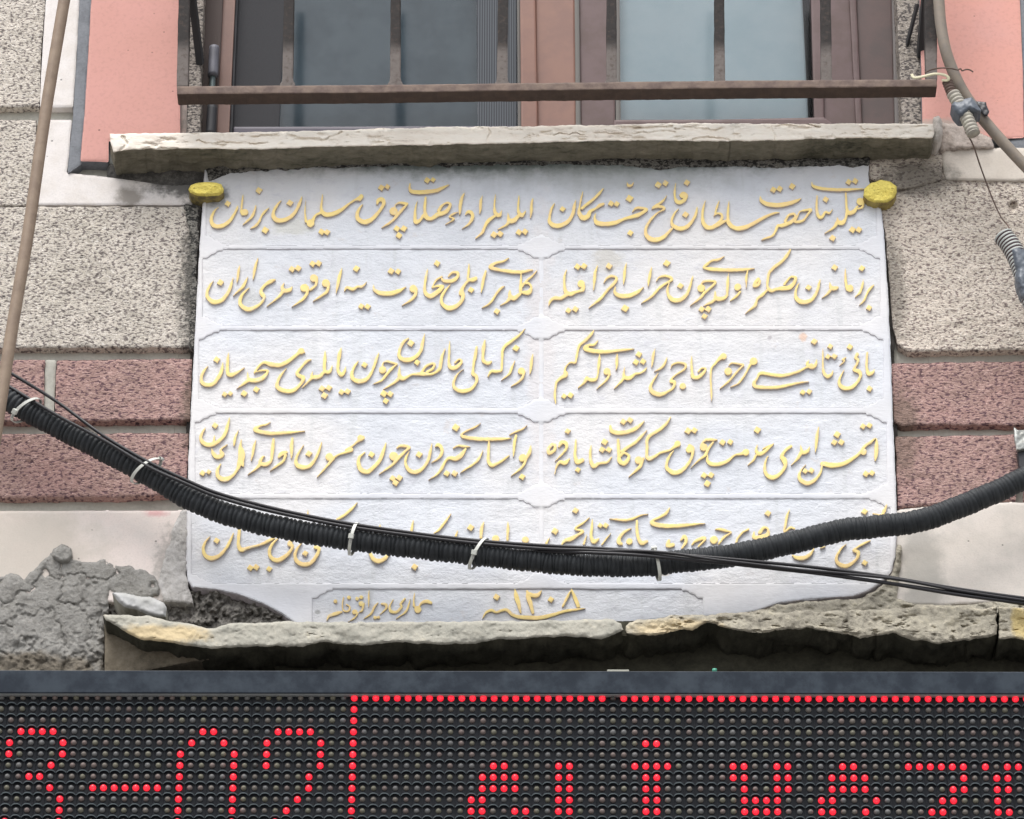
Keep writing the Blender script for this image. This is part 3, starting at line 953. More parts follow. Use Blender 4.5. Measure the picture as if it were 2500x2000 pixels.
M_goldside = m_plain('gold_side', (0.60, 0.48, 0.38), 0.75, 0.2, alt=(0.62, 0.56, 0.55), vs=90)
t = NT('gold_lump')
g = t.noise(40, 5, 0.65); f = t.noise(120, 4, 0.65, off=2)
c = t.mix(t.rng(g, 0.4, 0.64), (0.93, 0.78, 0.20), (0.86, 0.70, 0.16))
c = t.mix(t.rng(f, 0.62, 0.70, 0, 0.8), c, (0.22, 0.17, 0.05))
M_lump = t.fin(c, 0.85, t.math('ADD', g, f), 1.0, 0.008, 0.2)
M_iron = m_plain('rusty_iron_shaded', (0.065, 0.045, 0.038), 0.75, 0.3, alt=(0.09, 0.062, 0.05), vs=45, bump=0.6)  # rusty rail sides, colour darkened so the underside looks shaded
# dusty bar feet
t = NT('dusty_iron'); sx = t.n('ShaderNodeSeparateXYZ'); t.l(t.pos, sx.inputs[0])
z1 = wz(0, 130, 150); z2 = wz(0, 95, 150)
f = t.rng(t.math('ADD', sx.outputs['Z'], t.math('MULTIPLY', t.noise(50, 4, 0.6), 0.02)), z1 + 0.005, z2 + 0.012, 0, 1)
c = t.mix(f, (0.15, 0.13, 0.12), (0.028, 0.024, 0.023)); c = t.mix(t.rng(t.noise(90, 4, 0.6, off=3), 0.5, 0.7, 0, 0.6), c, (0.07, 0.05, 0.042))
M_dusty = t.fin(c, 0.8, t.noise(120, 4, 0.6), 0.5, 0.002, 0.3)
M_railtop = m_plain('rail_iron', (0.21, 0.155, 0.125), 0.75, 0.3, alt=(0.12, 0.085, 0.075), vs=35, bump=0.6)
M_frame = m_plain('brown_frame', (0.25, 0.125, 0.09), 0.45, 0.4, alt=(0.21, 0.105, 0.08), vs=12)
M_frame2 = m_plain('dusty_brown_frame', (0.145, 0.095, 0.095), 0.55, 0.35, alt=(0.11, 0.07, 0.065), vs=14)
M_gasket = m_plain('gasket', (0.035, 0.035, 0.04), 0.6)
M_gasketL = m_plain('pale_gasket', (0.14, 0.13, 0.12), 0.6)
M_curtL = m_plain('curtain_grey_blue', (0.20, 0.255, 0.295), 0.9, 0.1, alt=(0.14, 0.185, 0.22), vs=8)
M_curtR = m_plain('curtain_pale_blue', (0.86, 0.93, 0.96), 0.9, 0.1, alt=(0.76, 0.86, 0.90), vs=6)
M_room = m_plain('room_dark', (0.05, 0.05, 0.055), 0.9, 0.1)
# glass
t = NT('window_glass'); t.t.nodes.remove(t.b)
gl = t.n('ShaderNodeBsdfGlossy'); gl.inputs['Roughness'].default_value = 0.12
tr = t.n('ShaderNodeBsdfTransparent'); tr.inputs[0].default_value = (0.9, 0.94, 0.95, 1)
fr = t.n('ShaderNodeFresnel'); fr.inputs[0].default_value = 1.5; mx = t.n('ShaderNodeMixShader')
t.l(t.math('MULTIPLY', fr.outputs[0], 1.3), mx.inputs[0]); t.l(tr.outputs[0], mx.inputs[1]); t.l(gl.outputs[0], mx.inputs[2]); t.l(mx.outputs[0], t.out.inputs[0])
M_glass = t.m
# insect screen: fine vertical threads over darkness
t = NT('insect_screen'); sx = t.n('ShaderNodeSeparateXYZ'); t.l(t.pos, sx.inputs[0])
wv = t.math('SINE', t.math('MULTIPLY', sx.outputs['X'], 1150.0)); wz_ = t.math('SINE', t.math('MULTIPLY', sx.outputs['Z'], 1300.0))
f = t.rng(wv, -0.6, 0.8, 0, 1)
c = t.mix(f, (0.06, 0.065, 0.075), (0.13, 0.14, 0.155)); M_screen = t.fin(c, 0.8, None, spec=0.2)
M_screenD = m_plain('insect_screen_dark', (0.055, 0.055, 0.06), 0.8, 0.2, var=0.25, vs=900)
M_pole = m_plain('brown_tube', (0.30, 0.225, 0.165), 0.55, 0.35, alt=(0.24, 0.175, 0.13), vs=30, bump=0.3)
M_hose = m_plain('brown_cable', (0.27, 0.225, 0.18), 0.6, 0.35, alt=(0.22, 0.19, 0.165), vs=40, bump=0.3)
M_conduit = m_plain('black_corrugated', (0.024, 0.027, 0.031), 0.6, 0.3, alt=(0.036, 0.040, 0.044), vs=60)
M_cable = m_plain('black_cable', (0.014, 0.013, 0.017), 0.45, 0.5)
M_tie = m_plain('white_nylon', (0.66, 0.67, 0.62), 0.45, 0.5)
M_sleeve = m_plain('beige_corrugated', (0.46, 0.44, 0.37), 0.6, 0.3, alt=(0.36, 0.33, 0.29), vs=60)
M_sleeve2 = m_plain('striped_sleeve', (0.42, 0.44, 0.42), 0.6, 0.3)
M_tape = m_plain('grey_tape', (0.085, 0.10, 0.125), 0.45, 0.5, alt=(0.13, 0.15, 0.18), vs=50, bump=0.5)
M_tapeb = m_plain('black_tape', (0.03, 0.03, 0.035), 0.4, 0.5)
M_wire = m_plain('rusty_wire', (0.13, 0.09, 0.075), 0.7, 0.3)
M_strap = m_plain('yellowed_tie', (0.62, 0.58, 0.40), 0.5, 0.4)
M_metal = m_plain('galvanised', (0.45, 0.46, 0.44), 0.45, 0.5, metal=0.5, alt=(0.3, 0.3, 0.28), vs=60)
M_lframe = m_plain('blue_grey_metal', (0.013, 0.021, 0.034), 0.5, 0.3, alt=(0.040, 0.054, 0.072), vs=22, bump=0.2)
M_lip = m_plain('frame_lip', (0.32, 0.34, 0.35), 0.5, 0.4)
M_mask = m_plain('black_led_mask', (0.006, 0.008, 0.014), 0.5, 0.35, alt=(0.011, 0.013, 0.019), vs=40)
M_hood = m_plain('led_hood', (0.07, 0.09, 0.10), 0.5, 0.5)
M_unlit = []
for i, c in enumerate([(0.50, 0.45, 0.40), (0.54, 0.43, 0.40), (0.50, 0.48, 0.37), (0.46, 0.46, 0.46)]): M_unlit.append(m_plain('unlit_led', tuple(q * 0.40 for q in c), 0.6, 0.3))
M_offled = m_plain('blind_led', (0.08, 0.08, 0.075), 0.4, 0.5)
t = NT('lit_red_led'); lw = t.n('ShaderNodeLayerWeight'); lw.inputs[0].default_value = 0.35
n_ = t.noise(420, 2, 0.5)
t.fin((0.25, 0.01, 0.02), 0.3, None, spec=0.5)
ec = t.mix(t.rng(lw.outputs['Facing'], 0.05, 0.75), (1.0, 0.018, 0.038), (0.42, 0.0, 0.01))
ec = t.mix(t.rng(n_, 0.52, 0.66, 0, 0.7), ec, (1.0, 0.075, 0.09))
t.l(ec, t.b.inputs['Emission Color']); t.b.inputs['Emission Strength'].default_value = 0.92
M_lit = t.m

# ------------------------------------------------------------------ the setting below
def plane(name, x0, y0, x1, y1, z, m):
    me = bpy.data.meshes.new(name); me.from_pydata([(x0, y0, z), (x1, y0, z), (x1, y1, z), (x0, y1, z)], [], [(0, 1, 2, 3)])
    o = link(name, me, [m]); return o
g = plane('ground', -300, -600, 300, 30, 0, m_rough('pale_paving', [(0.19, 0.185, 0.18), (0.27, 0.26, 0.25)], 5, 60, 0.4, 0.004)); tag(g, kind='structure')

# ------------------------------------------------------------------ the wall
wall = thing('building_wall', (0, 0.3, 0), 'old street front of rough grey granite, pink stone and painted plaster round the plaque and window', 'wall')
# recessed bedding behind all the stones: joints are 26 mm deep
def hf_cem(X, Y, S):
    low = np.clip((Y - 1500) / 60, 0, 1)
    r1 = 1 - np.abs(fbm(X, Y, 60, 301, 4)) * 7
    return 8 * fbm(X, Y, 90, 300, 3) + 1.6 * fbm(X, Y, 9, 302, 3) - 5 * np.clip(r1, 0, 1) ** 2 - 16 * np.clip(fbm(X, Y, 22, 303, 3) - 0.34, 0, 1) + low * 8 * fbm(X, Y, 20, 304, 4) - low * 14 * np.clip(fbm(X, Y, 34, 305, 3) - 0.2, 0, 1)
def hf_rub(X, Y, S):
    return 14 * fbm(X, Y, 30, 311, 5) + 9 * np.abs(fbm(X, Y, 16, 312, 3)) * 2 - 30 * np.clip(fbm(X, Y, 26, 313, 3) - 0.15, 0, 1)
def hf_rub2(X, Y, S):
    return 7 * fbm(X, Y, 34, 321, 5, sy=2.2) - 16 * np.clip(fbm(X, Y, 26, 323, 4, sy=2) - 0.22, 0, 1)
def block(name, pts, depth, mat, back=-150, step=3.2, edge=2.4, ew=5, jit=3.0, hfa=3.0, seed=1, hs=18, hfx=None, **k):
    hf = hfx if hfx else (lambda X, Y, S: hfa * fbm(X, Y, hs, seed + 3, 4)) if hfa else None
    return slab(name, pts, step, depth, back, mat, wall, edge=edge, edgew=ew, jit=jit, hf=hf, seed=seed, **k)
# mortar backing (with the window opening left open): left, right, below
me = bpy.data.meshes.new('mortar_bed')
bm = bmesh.new()
def addbox(bm, x0, x1, y0, y1, z0, z1):
    r = bmesh.ops.create_cube(bm, size=1.0, matrix=Matrix.Translation(((x0 + x1) / 2, (y0 + y1) / 2, (z0 + z1) / 2)) @ Matrix.Diagonal((x1 - x0, y1 - y0, z1 - z0, 1)))
zs = wz(0, 330); zl = wz(0, 1560)
xl, xr = wx(430), wx(2275)
addbox(bm, -2.6, xl - 0.003, 0.022, 0.40, zl - 0.9, 9.5); addbox(bm, xr + 0.003, 2.6, 0.022, 0.40, zl - 0.9, 9.5); addbox(bm, xl - 0.0028, xr + 0.0028, 0.023, 0.40, zl - 0.9, zs)
addbox(bm, -2.6, 2.6, 0.028, 0.42, 0, zl - 0.902)
bm.to_mesh(me); bm.free(); link('mortar_bed', me, [M_mortar], wall)

A = [(-60, -60), (112, -60), (110, 0), (100, 150), (95, 262), (-60, 262)]
block('granite_block', A, 0, M_granL, seed=11)
block('white_margin', [(114, -60), (197, -60), (192, 40), (186, 150), (178, 262), (97, 262), (102, 150), (112, 0)], -1, M_white, seed=12, jit=0.8, hfa=0.4, edge=2)
block('granite_block', [(-60, 292), (91, 292), (80, 400), (68, 503), (-60, 503)], 0, M_granL, seed=13)
block('white_margin', [(93, 292), (175, 292), (168, 380), (163, 422), (262, 432), (330, 442), (395, 452), (470, 452), (470, 501), (70, 501), (82, 400)], -1, M_white, seed=14, jit=0.8, hfa=0.5, edge=2)
block('granite_block', [(-60, 505), (466, 505), (478, 520), (474, 640), (471, 760), (466, 848), (-60, 850)], 1, M_granL, seed=15)
block('pink_stone_block', [(-60, 881), (109, 880), (106, 1028), (-60, 1030)], 0, M_pinkst, seed=16)
block('pink_stone_block', [(138, 880), (470, 876), (463, 1024), (132, 1030)], 1, M_pinkst, seed=17)
block('pink_stone_block', [(-60, 1062), (462, 1058), (456, 1150), (455, 1206), (300, 1214), (-60, 1216)], 0, M_pinkst, seed=18)
slab('mortar_joint', [(110, 878), (137, 878), (131, 1030), (107, 1030)], 4, -6, -150, M_mortar, wall, jit=1, edge=2, seed=19)
CREAM = [(-60, 1250), (300, 1246), (453, 1246), (452, 1330), (446, 1436), (400, 1470), (300, 1470), (-60, 1470)]
block('plaster_panel', CREAM, 4, M_cream, seed=20, jit=1.5, hfa=0.8, hs=60)
CEM = [(-60, 1416), (0, 1408), (28, 1399), (42, 1404), (58, 1416), (72, 1402), (96, 1378), (128, 1346), (138, 1338), (150, 1333), (168, 1338), (176, 1352), (180, 1366),
       (212, 1374), (235, 1370), (252, 1364), (285, 1370), (292, 1382), (330, 1381), (355, 1390), (378, 1404), (388, 1425), (390, 1455), (300, 1470), (268, 1440), (262, 1500), (253, 1505), (253, 1660), (-60, 1660)]
block('cement_patch', CEM, 9, M_conc, seed=21, jit=5, hfa=0, hfx=hf_cem, step=2.6, edge=6, ew=9)
block('cement_patch', [(130, 1340), (150, 1330), (174, 1337), (178, 1356), (168, 1372), (140, 1372), (128, 1358)], 20, M_conc, seed=22, jit=4, hfa=6, hs=18, step=2.5, edge=9, ew=10)
block('cement_patch', [(395, 1382), (420, 1300), (440, 1250), (462, 1240), (458, 1330), (455, 1400), (463, 1445), (470, 1470), (400, 1470), (385, 1420)], 7, m_rough('old_white_mortar', [(0.2, 0.19, 0.18), (0.5, 0.48, 0.46), (0.62, 0.60, 0.59)], 30, 120, 0.9, 0.006), seed=23, jit=7, hfa=4, hs=20, step=3)
block('rubble_filling', [(396, 1440), (470, 1428), (560, 1430), (640, 1455), (760, 1525), (700, 1560), (250, 1560), (250, 1440)], -12, M_rubble, seed=24, jit=3, hfa=0, hfx=hf_rub, step=2.4, edge=4)
block('broken_marble_piece', [(272, 1446), (290, 1446), (330, 1453), (366, 1458), (400, 1472), (406, 1484), (404, 1506), (388, 1508), (362, 1502), (335, 1490), (306, 1484), (290, 1472)], 62, [m_plaster('dusty_marble', (0.50, 0.50, 0.50), (0.38, 0.38, 0.36)), M_ledge], seed=25, jit=2.5, hfa=3, step=2.5, edge=8, ew=10, back=-40)
M_sootshade = m_granite('soot_and_gap_shade', (0.20, 0.19, 0.17), (0.02, 0.02, 0.02), (0.12, 0.115, 0.105), (0.36, 0.35, 0.32), gs=120, dens=0.46)
block('crust_and_gap_shade', [(448, 500), (486, 500), (484, 620), (480, 740), (475, 856), (462, 852), (466, 760), (462, 680), (468, 600), (456, 540)], 4, M_sootshade, seed=26, jit=9, hfa=3, step=2.6)
block('crust_and_gap_shade', [(500, 400), (560, 392), (1300, 386), (2120, 386), (2118, 404), (1900, 408), (1780, 406), (1600, 411), (1520, 403), (1300, 401), (1100, 404), (900, 405), (760, 409), (640, 416), (560, 424), (510, 440)], 12, M_sootshade, seed=27, jit=7, hfa=2, step=2.4)  # dark strip painted in for the shaded gap between sill and plaque
# right side
BR = [(2142, 410), (2230, 402), (2290, 398), (2560, 398), (2560, 850), (2215, 858), (2192, 845), (2180, 800), (2172, 690), (2160, 560), (2148, 505)]
def hf_big(X, Y, S):
    h = 3.2 * fbm(X, Y, 20, 33, 4, sy=1.4)
    q = np.hypot((X - 2474), (Y - 505) * 0.9); return h - 16 * np.clip(1 - q / 13, 0, 1) ** 0.7
slab('granite_block', BR, 3.2, 1, -150, M_granR, wall, edge=3, edgew=6, jit=2.5, hf=hf_big, seed=31)
slab('white_margin', [(2298, 366), (2330, 360), (2400, 362), (2560, 362), (2560, 448), (2450, 442), (2310, 440), (2303, 420)], 4, 7, -40, M_whiteR, wall, edge=3, edgew=5, jit=3, seed=32)
block('pink_stone_block', [(2176, 888), (2560, 874), (2560, 1036), (2200, 1038), (2182, 1030)], 0, M_pinkst, seed=34)
block('pink_stone_block', [(2186, 1066), (2480, 1062), (2486, 1140), (2480, 1222), (2300, 1232), (2192, 1240)], 0, M_pinkst, seed=35)
block('pink_stone_block', [(2500, 1072), (2570, 1072), (2570, 1225), (2500, 1222)], 0, M_pinkst, seed=45)
block('plaster_panel', [(2188, 1246), (2250, 1238), (2470, 1226), (2570, 1232), (2570, 1480), (2430, 1470), (2300, 1478), (2190, 1475), (2160, 1440), (2186, 1370)], 4, M_creamR, seed=36, jit=2, hfa=1.2, hs=80)
block('cement_patch', [(2100, 1462), (2130, 1445), (2160, 1425), (2186, 1382), (2192, 1330), (2204, 1330), (2196, 1400), (2190, 1460), (2230, 1475), (2330, 1478), (2400, 1470), (2570, 1475), (2570, 1512), (1800, 1512), (1800, 1499), (1900, 1475), (2000, 1466)], 14, M_ledgeR, seed=37, jit=6, hfa=0, hfx=hf_rub2, step=2.6, edge=7, ew=9)

# window surround: pink panels, grey trim, jamb stones
slab('pink_panel', [(226, -60), (440, -60), (440, 300), (440, 345), (265, 345), (265, 396), (196, 394), (206, 280), (216, 120)], 4, 10, -150, [M_pinkp, M_trim], wall, jit=0.7, edge=1.5, seed=41, hf=lambda X, Y, S: 0.6 * fbm(X, Y, 90, 4, 3))
slab('pink_panel', [(436, -60), (462, -60), (458, 200), (455, 340), (436, 340)], 4, -4, -150, [m_plaster('jamb_plaster', (0.42, 0.30, 0.26), (0.36, 0.3, 0.27), [(wx(445), wz(0, 300), 0.05, 0.06, (0.2, 0.17, 0.15), 0.8, 90, 0.5)]), M_trim], wall, jit=2.0, edge=2, seed=42)
slab('trim_strip', [(197, -60), (227, -60), (215, 130), (206, 288), (200, 400), (165, 424), (168, 380), (178, 285), (187, 140)], 4, 4, -150, M_trim, wall, jit=0.8, edge=1.5, seed=43)
slab('jamb_stone', [(456, -60), (500, -60), (494, 120), (488, 340), (452, 340)], 4, -11, -300, M_jamb, wall, jit=3, edge=3, seed=44, hf=lambda X, Y, S: 2 * fbm(X, Y, 14, 4, 3))
slab('pink_panel', [(2244, -60), (2487, -60), (2490, 0), (2497, 180), (2500, 337), (2260, 345), (2252, 320)], 4, 10, -150, [M_pinkpR, M_trim], wall, jit=0.8, edge=1.5, seed=46, hf=lambda X, Y, S: 0.6 * fbm(X, Y, 90, 9, 3))
slab('trim_strip', [(2488, -60), (2520, -60), (2540, 360), (2440, 362), (2440, 346), (2501, 338)], 4, 6, -150, M_trim, wall, jit=0.8, edge=1.5, seed=47)
slab('jamb_stone', [(2186, -60), (2244, -60), (2248, 120), (2252, 340), (2202, 340), (2198, 200)], 4, -11, -300, M_jamb, wall, jit=3, edge=3, seed=48, hf=lambda X, Y, S: 2 * fbm(X, Y, 14, 8, 3))
# plaster under the sill and round its right end
block('cement_patch', [(2118, 392), (2200, 380), (2298, 350), (2306, 380), (2300, 440), (2230, 462), (2170, 470), (2150, 440), (2122, 438)], 6, M_granR, seed=49, jit=5, hfa=5, hs=24, step=3, edge=6, ew=8)
block('cement_patch', [(2290, 300), (2330, 300), (2420, 335), (2430, 362), (2330, 368), (2296, 372)], 16, m_rough('crumbled_plaster', [(0.22, 0.18, 0.16), (0.5, 0.43, 0.38), (0.62, 0.55, 0.5)], 30, 120, 0.9, 0.006), seed=50, jit=6, hfa=5, hs=20, step=3, edge=6, ew=8)
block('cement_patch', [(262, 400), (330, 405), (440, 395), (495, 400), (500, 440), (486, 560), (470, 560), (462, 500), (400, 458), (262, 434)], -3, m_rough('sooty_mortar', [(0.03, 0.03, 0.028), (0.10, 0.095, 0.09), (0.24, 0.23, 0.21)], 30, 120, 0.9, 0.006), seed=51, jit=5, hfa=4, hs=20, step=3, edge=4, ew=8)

# window sill: a broken edged slab with cracks
CR = [[(1190, 306, 1.2), (1195, 322, 1.6), (1189, 338, 1.2), (1196, 356, 1.4)], [(1878, 300, 1.4), (1886, 318, 1.6), (1894, 330, 1.4), (1892, 346, 1.4)], [(590, 333, 1), (660, 331, 1.6), (720, 335, 2.2), (780, 341, 2.4), (812, 333, 1.6), (836, 322, 1)],
      [(480, 345, 1), (520, 352, 2), (560, 347, 1.4), (620, 351, 2), (655, 346, 1)], [(1300, 329, .5), (1500, 326, .8), (1650, 322, .6)], [(1480, 309, 1), (1550, 313, 1.8), (1640, 311, 1.4)], [(1650, 315, 1), (1690, 311, 1.6), (1740, 318, 1.8), (1770, 312, 1)],
      [(1690, 341, 2), (1730, 336, 1.6), (1780, 343, 1.4)], [(1895, 309, 1), (1960, 305, 1.5), (2000, 309, 1)], [(2100, 306, 1), (2115, 317, 1.8), (2180, 316, 1.4), (2262, 309, 1)], [(300, 335, 4), (310, 352, 3), (296, 366, 3)]]
CR = [('S', smooth_path(p, 4)) for p in CR]
def sill_hf(X, Y, S):
    h = 2.2 * fbm(X, Y, 70, 61, 5, sy=2.2) - 16 * np.clip(fbm(X, Y, 46, 70, 5, sy=3.4) - 0.22, 0, 1) - 9 * np.clip(fbm(X, Y, 16, 75, 3, sy=1.5) - 0.40, 0, 1)
    Xj = X + 5 * fbm(X, Y, 22, 7, 3); Yj = Y + 5 * fbm(X, Y, 18, 8, 3)
    for c_ in CR: h = h - 5 * np.clip(1 - item_sdf(c_, Xj, Yj) / 1.3, 0, 1) * np.clip(0.9 + 1.4 * fbm(X, Y, 30, 9, 2), 0, 1)
    return h
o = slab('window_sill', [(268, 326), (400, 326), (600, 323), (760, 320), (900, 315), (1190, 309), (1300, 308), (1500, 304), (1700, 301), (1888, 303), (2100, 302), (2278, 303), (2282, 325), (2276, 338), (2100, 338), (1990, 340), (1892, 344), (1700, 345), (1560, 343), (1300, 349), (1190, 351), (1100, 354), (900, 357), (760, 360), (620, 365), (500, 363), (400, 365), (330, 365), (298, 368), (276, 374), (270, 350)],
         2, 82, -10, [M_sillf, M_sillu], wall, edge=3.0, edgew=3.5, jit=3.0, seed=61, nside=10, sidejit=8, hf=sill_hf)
o.data.set_sharp_from_angle(angle=math.radians(50))
block('cement_patch', [(2278, 286), (2292, 282), (2300, 294), (2303, 330), (2290, 352), (2276, 345)], 60, m_rough('sill_end_plaster', [(0.3, 0.27, 0.24), (0.56, 0.52, 0.48), (0.66, 0.62, 0.58)], 30, 120, 0.9, 0.006), seed=64, jit=3, hfa=4, hs=20, step=2.5, edge=8, ew=9, back=-10)

# ledge below the plaque
def ledge(pts, mats, seed, d=90, bk=-60, jit=4.5, hfa=6):
    o = slab('ledge_stone', pts, 2.5, d, bk, mats, wall, edge=6, edgew=7, jit=jit, seed=seed, nside=8, sidejit=16, hf=lambda X, Y, S: hfa * fbm(X, Y, 60, seed, 5, sy=1.8) + 1.2 * fbm(X, Y, 8, seed, 3) - hfa * 2.2 * np.clip(fbm(X, Y, 24, seed + 4, 4, sy=2.4) - (0.42 if hfa < 7 else 0.2), 0, 1))
    o.data.set_sharp_from_angle(angle=math.radians(50)); return o
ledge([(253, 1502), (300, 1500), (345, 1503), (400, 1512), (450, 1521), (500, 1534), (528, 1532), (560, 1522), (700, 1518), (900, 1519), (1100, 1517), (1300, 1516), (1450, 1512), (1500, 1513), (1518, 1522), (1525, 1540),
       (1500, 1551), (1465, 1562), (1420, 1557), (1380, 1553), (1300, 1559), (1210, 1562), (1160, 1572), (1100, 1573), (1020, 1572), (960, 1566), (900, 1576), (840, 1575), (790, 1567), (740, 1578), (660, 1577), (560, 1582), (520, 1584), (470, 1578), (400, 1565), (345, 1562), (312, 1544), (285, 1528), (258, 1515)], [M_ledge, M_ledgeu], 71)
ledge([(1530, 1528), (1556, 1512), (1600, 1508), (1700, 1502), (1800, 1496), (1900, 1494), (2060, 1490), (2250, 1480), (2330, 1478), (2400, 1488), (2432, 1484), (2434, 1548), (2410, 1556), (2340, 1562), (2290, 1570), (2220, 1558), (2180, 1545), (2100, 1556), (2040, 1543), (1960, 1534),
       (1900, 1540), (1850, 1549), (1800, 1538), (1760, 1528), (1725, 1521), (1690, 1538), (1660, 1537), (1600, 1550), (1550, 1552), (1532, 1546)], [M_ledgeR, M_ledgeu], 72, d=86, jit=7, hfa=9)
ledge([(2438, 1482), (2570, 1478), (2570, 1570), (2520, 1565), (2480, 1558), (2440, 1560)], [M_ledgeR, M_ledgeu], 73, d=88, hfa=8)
# weathered side stone of the ledge at its left end
block('ledge_stone', [(255, 1508), (275, 1515), (300, 1540), (330, 1566), (400, 1580), (520, 1590), (640, 1588), (560, 1602), (430, 1622), (340, 1640), (255, 1700)], 40, m_rough('brown_ledge_side', [(0.07, 0.06, 0.045), (0.16, 0.135, 0.10), (0.22, 0.19, 0.15)], 20, 110, 0.7, 0.005), seed=74, jit=2, hfa=5, hs=60, back=-60)
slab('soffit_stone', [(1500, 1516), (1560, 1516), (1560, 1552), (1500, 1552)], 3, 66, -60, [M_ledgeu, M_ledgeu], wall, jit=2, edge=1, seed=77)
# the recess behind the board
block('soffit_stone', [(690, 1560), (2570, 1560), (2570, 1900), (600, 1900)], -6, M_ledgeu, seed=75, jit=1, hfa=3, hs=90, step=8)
block('lower_wall_render', [(-60, 1664), (250, 1664), (250, 2060), (-60, 2060)], -5, M_conc, seed=76, step=8)

# ------------------------------------------------------------------ window (a part of the wall) and its pieces
def fr(name, pts, d, back, m, parent, step=5, edge=2):
    return slab(name, pts, step, d, back, m, parent, edge=edge, edgew=4, jit=0, hf=None, seed=3, smooth=False)
_w = [sd_poly([(510, -330), (2190, -330), (2190, -290), (510, -290)]), sd_poly([(553, -300), (588, -300), (558, 345), (524, 345)])]
win = relief('window', lambda X, Y: np.minimum(_w[0](X, Y), _w[1](X, Y)), (480, -340, 2220, 355), 4, -70, -160, m_plain('shaded_brown_frame', (0.19, 0.095, 0.068), 0.45, 0.4, alt=(0.16, 0.08, 0.06), vs=12), wall, smooth=False)
B = 345
def strip(name, xt0, xt1, xb0, xb1, d, back, m, parent=None, yt=-80, yb=B):
    return fr(name, [(xt0, yt), (xt1, yt), (xb1, yb), (xb0, yb)], d, back, m, win if parent is None else parent, step=4, edge=1)
strip('gasket', 578, 584, 559, 566, -82, -150, M_gasket)
strip('insect_screen', 584, 700, 566, 680, -96, -98, M_screenD)
strip('insect_screen', 1163, 1262, 1166, 1262, -96, -98, M_screen)
strip('gasket', 1262, 1269, 1265, 1273, -84, -150, M_gasketL)
strip('window_mullion', 1269, 1305, 1273, 1313, -74, -150, M_frame)
strip('window_mullion', 1305, 1402, 1313, 1406, -86, -150, M_frame)
strip('gasket', 1402, 1413, 1406, 1418, -80, -150, M_gasketL)
strip('sash_stile', 1413, 1500, 1418, 1502, -88, -150, M_frame2)
strip('gasket', 1500, 1512, 1504, 1516, -84, -150, M_gasketL)
strip('sash_stile', 1978, 2006, 1990, 2012, -84, -150, M_frame2)
strip('sash_stile', 2006, 2072, 2012, 2098, -94, -150, M_frame2)
strip('window_frame', 2070, 2086, 2092, 2106, -80, -150, M_frame2)
strip('window_frame', 2086, 2176, 2106, 2186, -90, -150, m_plain('dark_red_brown_frame', (0.105, 0.065, 0.06), 0.55, 0.35, alt=(0.08, 0.055, 0.052), vs=14))
strip('window_frame', 2176, 2192, 2186, 2200, -78, -150, m_plain('grey_sealant', (0.17, 0.155, 0.15), 0.7))
fr('bottom_rail', [(1500, 293), (1520, 293), (1760, 292), (2012, 287), (2030, 300), (2030, 352), (1490, 352)], -66, -150, M_frame2, win, step=4)
fr('bottom_rail', [(570, 310), (1262, 308), (1262, 350), (570, 350)], -80, -150, m_plain('dark_sill_track', (0.075, 0.065, 0.09), 0.5), win, step=4)
strip('pane', 578, 1268, 560, 1272, -104, -108, M_glass)
strip('pane', 1505, 1990, 1505, 1996, -104, -108, M_glass)
def cyl_px(name, pts, r, m, parent, seg=12, ds=6):
    return tube(name, pathW(pts, ds, 4), r, m, parent, seg)
cyl_px('shutter_hinge', [(523, 116, -40), (520, 186, -40)], 0.0115, m_plain('hinge_grey', (0.16, 0.16, 0.19), 0.5, 0.4, alt=(0.12, 0.12, 0.14), vs=30), wall)
cyl_px('hinge_pin', [(520, 180, -44), (514, 270, -44)], 0.007, m_plain('hinge_pin_metal', (0.10, 0.13, 0.13), 0.35, 0.6, metal=0.3), wall)
cyl_px('hinge_pin', [(518, 262, -40), (514, 330, -40)], 0.011, M_gasket, wall)
strip('shutter_guide', 484, 548, 476, 528, -60, -150, m_plain('dark_guide', (0.06, 0.04, 0.035), 0.7), wall)
# curtains hang in the rooms behind
def curtain(x0, x1, d, m, label, folds, seed):
    xs = np.arange(x0, x1 + 1, 6.0); ys = np.array([-330.0, -100, 60, 200, 370])
    X, Y = np.meshgrid(xs, ys)
    dd = d + sum(a * np.sin((X - x0) / w + p + 0.0006 * Y) for a, w, p in folds)
    V = P(X, Y, dd); V[:, :, 0] = V[-1:, :, 0] * 0 + ((X - 1250) / 1170.0 * 1.02)
    n, k = X.shape; F = []
    for j in range(n - 1):
        for i in range(k - 1): F.append((j * k + i, (j + 1) * k + i, (j + 1) * k + i + 1, j * k + i + 1))
    me = bpy.data.meshes.new('curtain'); me.from_pydata(V.reshape(-1, 3).tolist(), [], F)
    o = link('curtain', me, [m], None, True); so = o.modifiers.new('thickness', 'SOLIDIFY'); so.thickness = 0.002
    tag(recenter(o), label, 'curtain', 'curtains behind the window'); return o
curtain(560, 1285, -135, M_curtL, 'dim grey blue curtain hanging behind the left window pane', [(7, 42, 0), (5, 95, 1.0), (2, 17, 2)], 1)
curtain(1490, 2010, -122, M_curtR, 'pale bluish white curtain hanging behind the right window pane', [(6, 60, 0.4), (4, 110, 2.0)], 2)
me = bpy.data.meshes.new('window_reveal'); bm = bmesh.new(); addbox(bm, wx(470), wx(2240), 0.30, 0.31, zs - 0.3, 9.5); bm.to_mesh(me); bm.free(); link('inner_wall', me, [M_room], wall)
me = bpy.data.meshes.new('x'); bm = bmesh.new(); addbox(bm, wx(470) , wx(2240), 0.045, 0.29, wz(0, -330), 9.4); bm.to_mesh(me); bm.free(); link('lintel', me, [M_granR], wall)

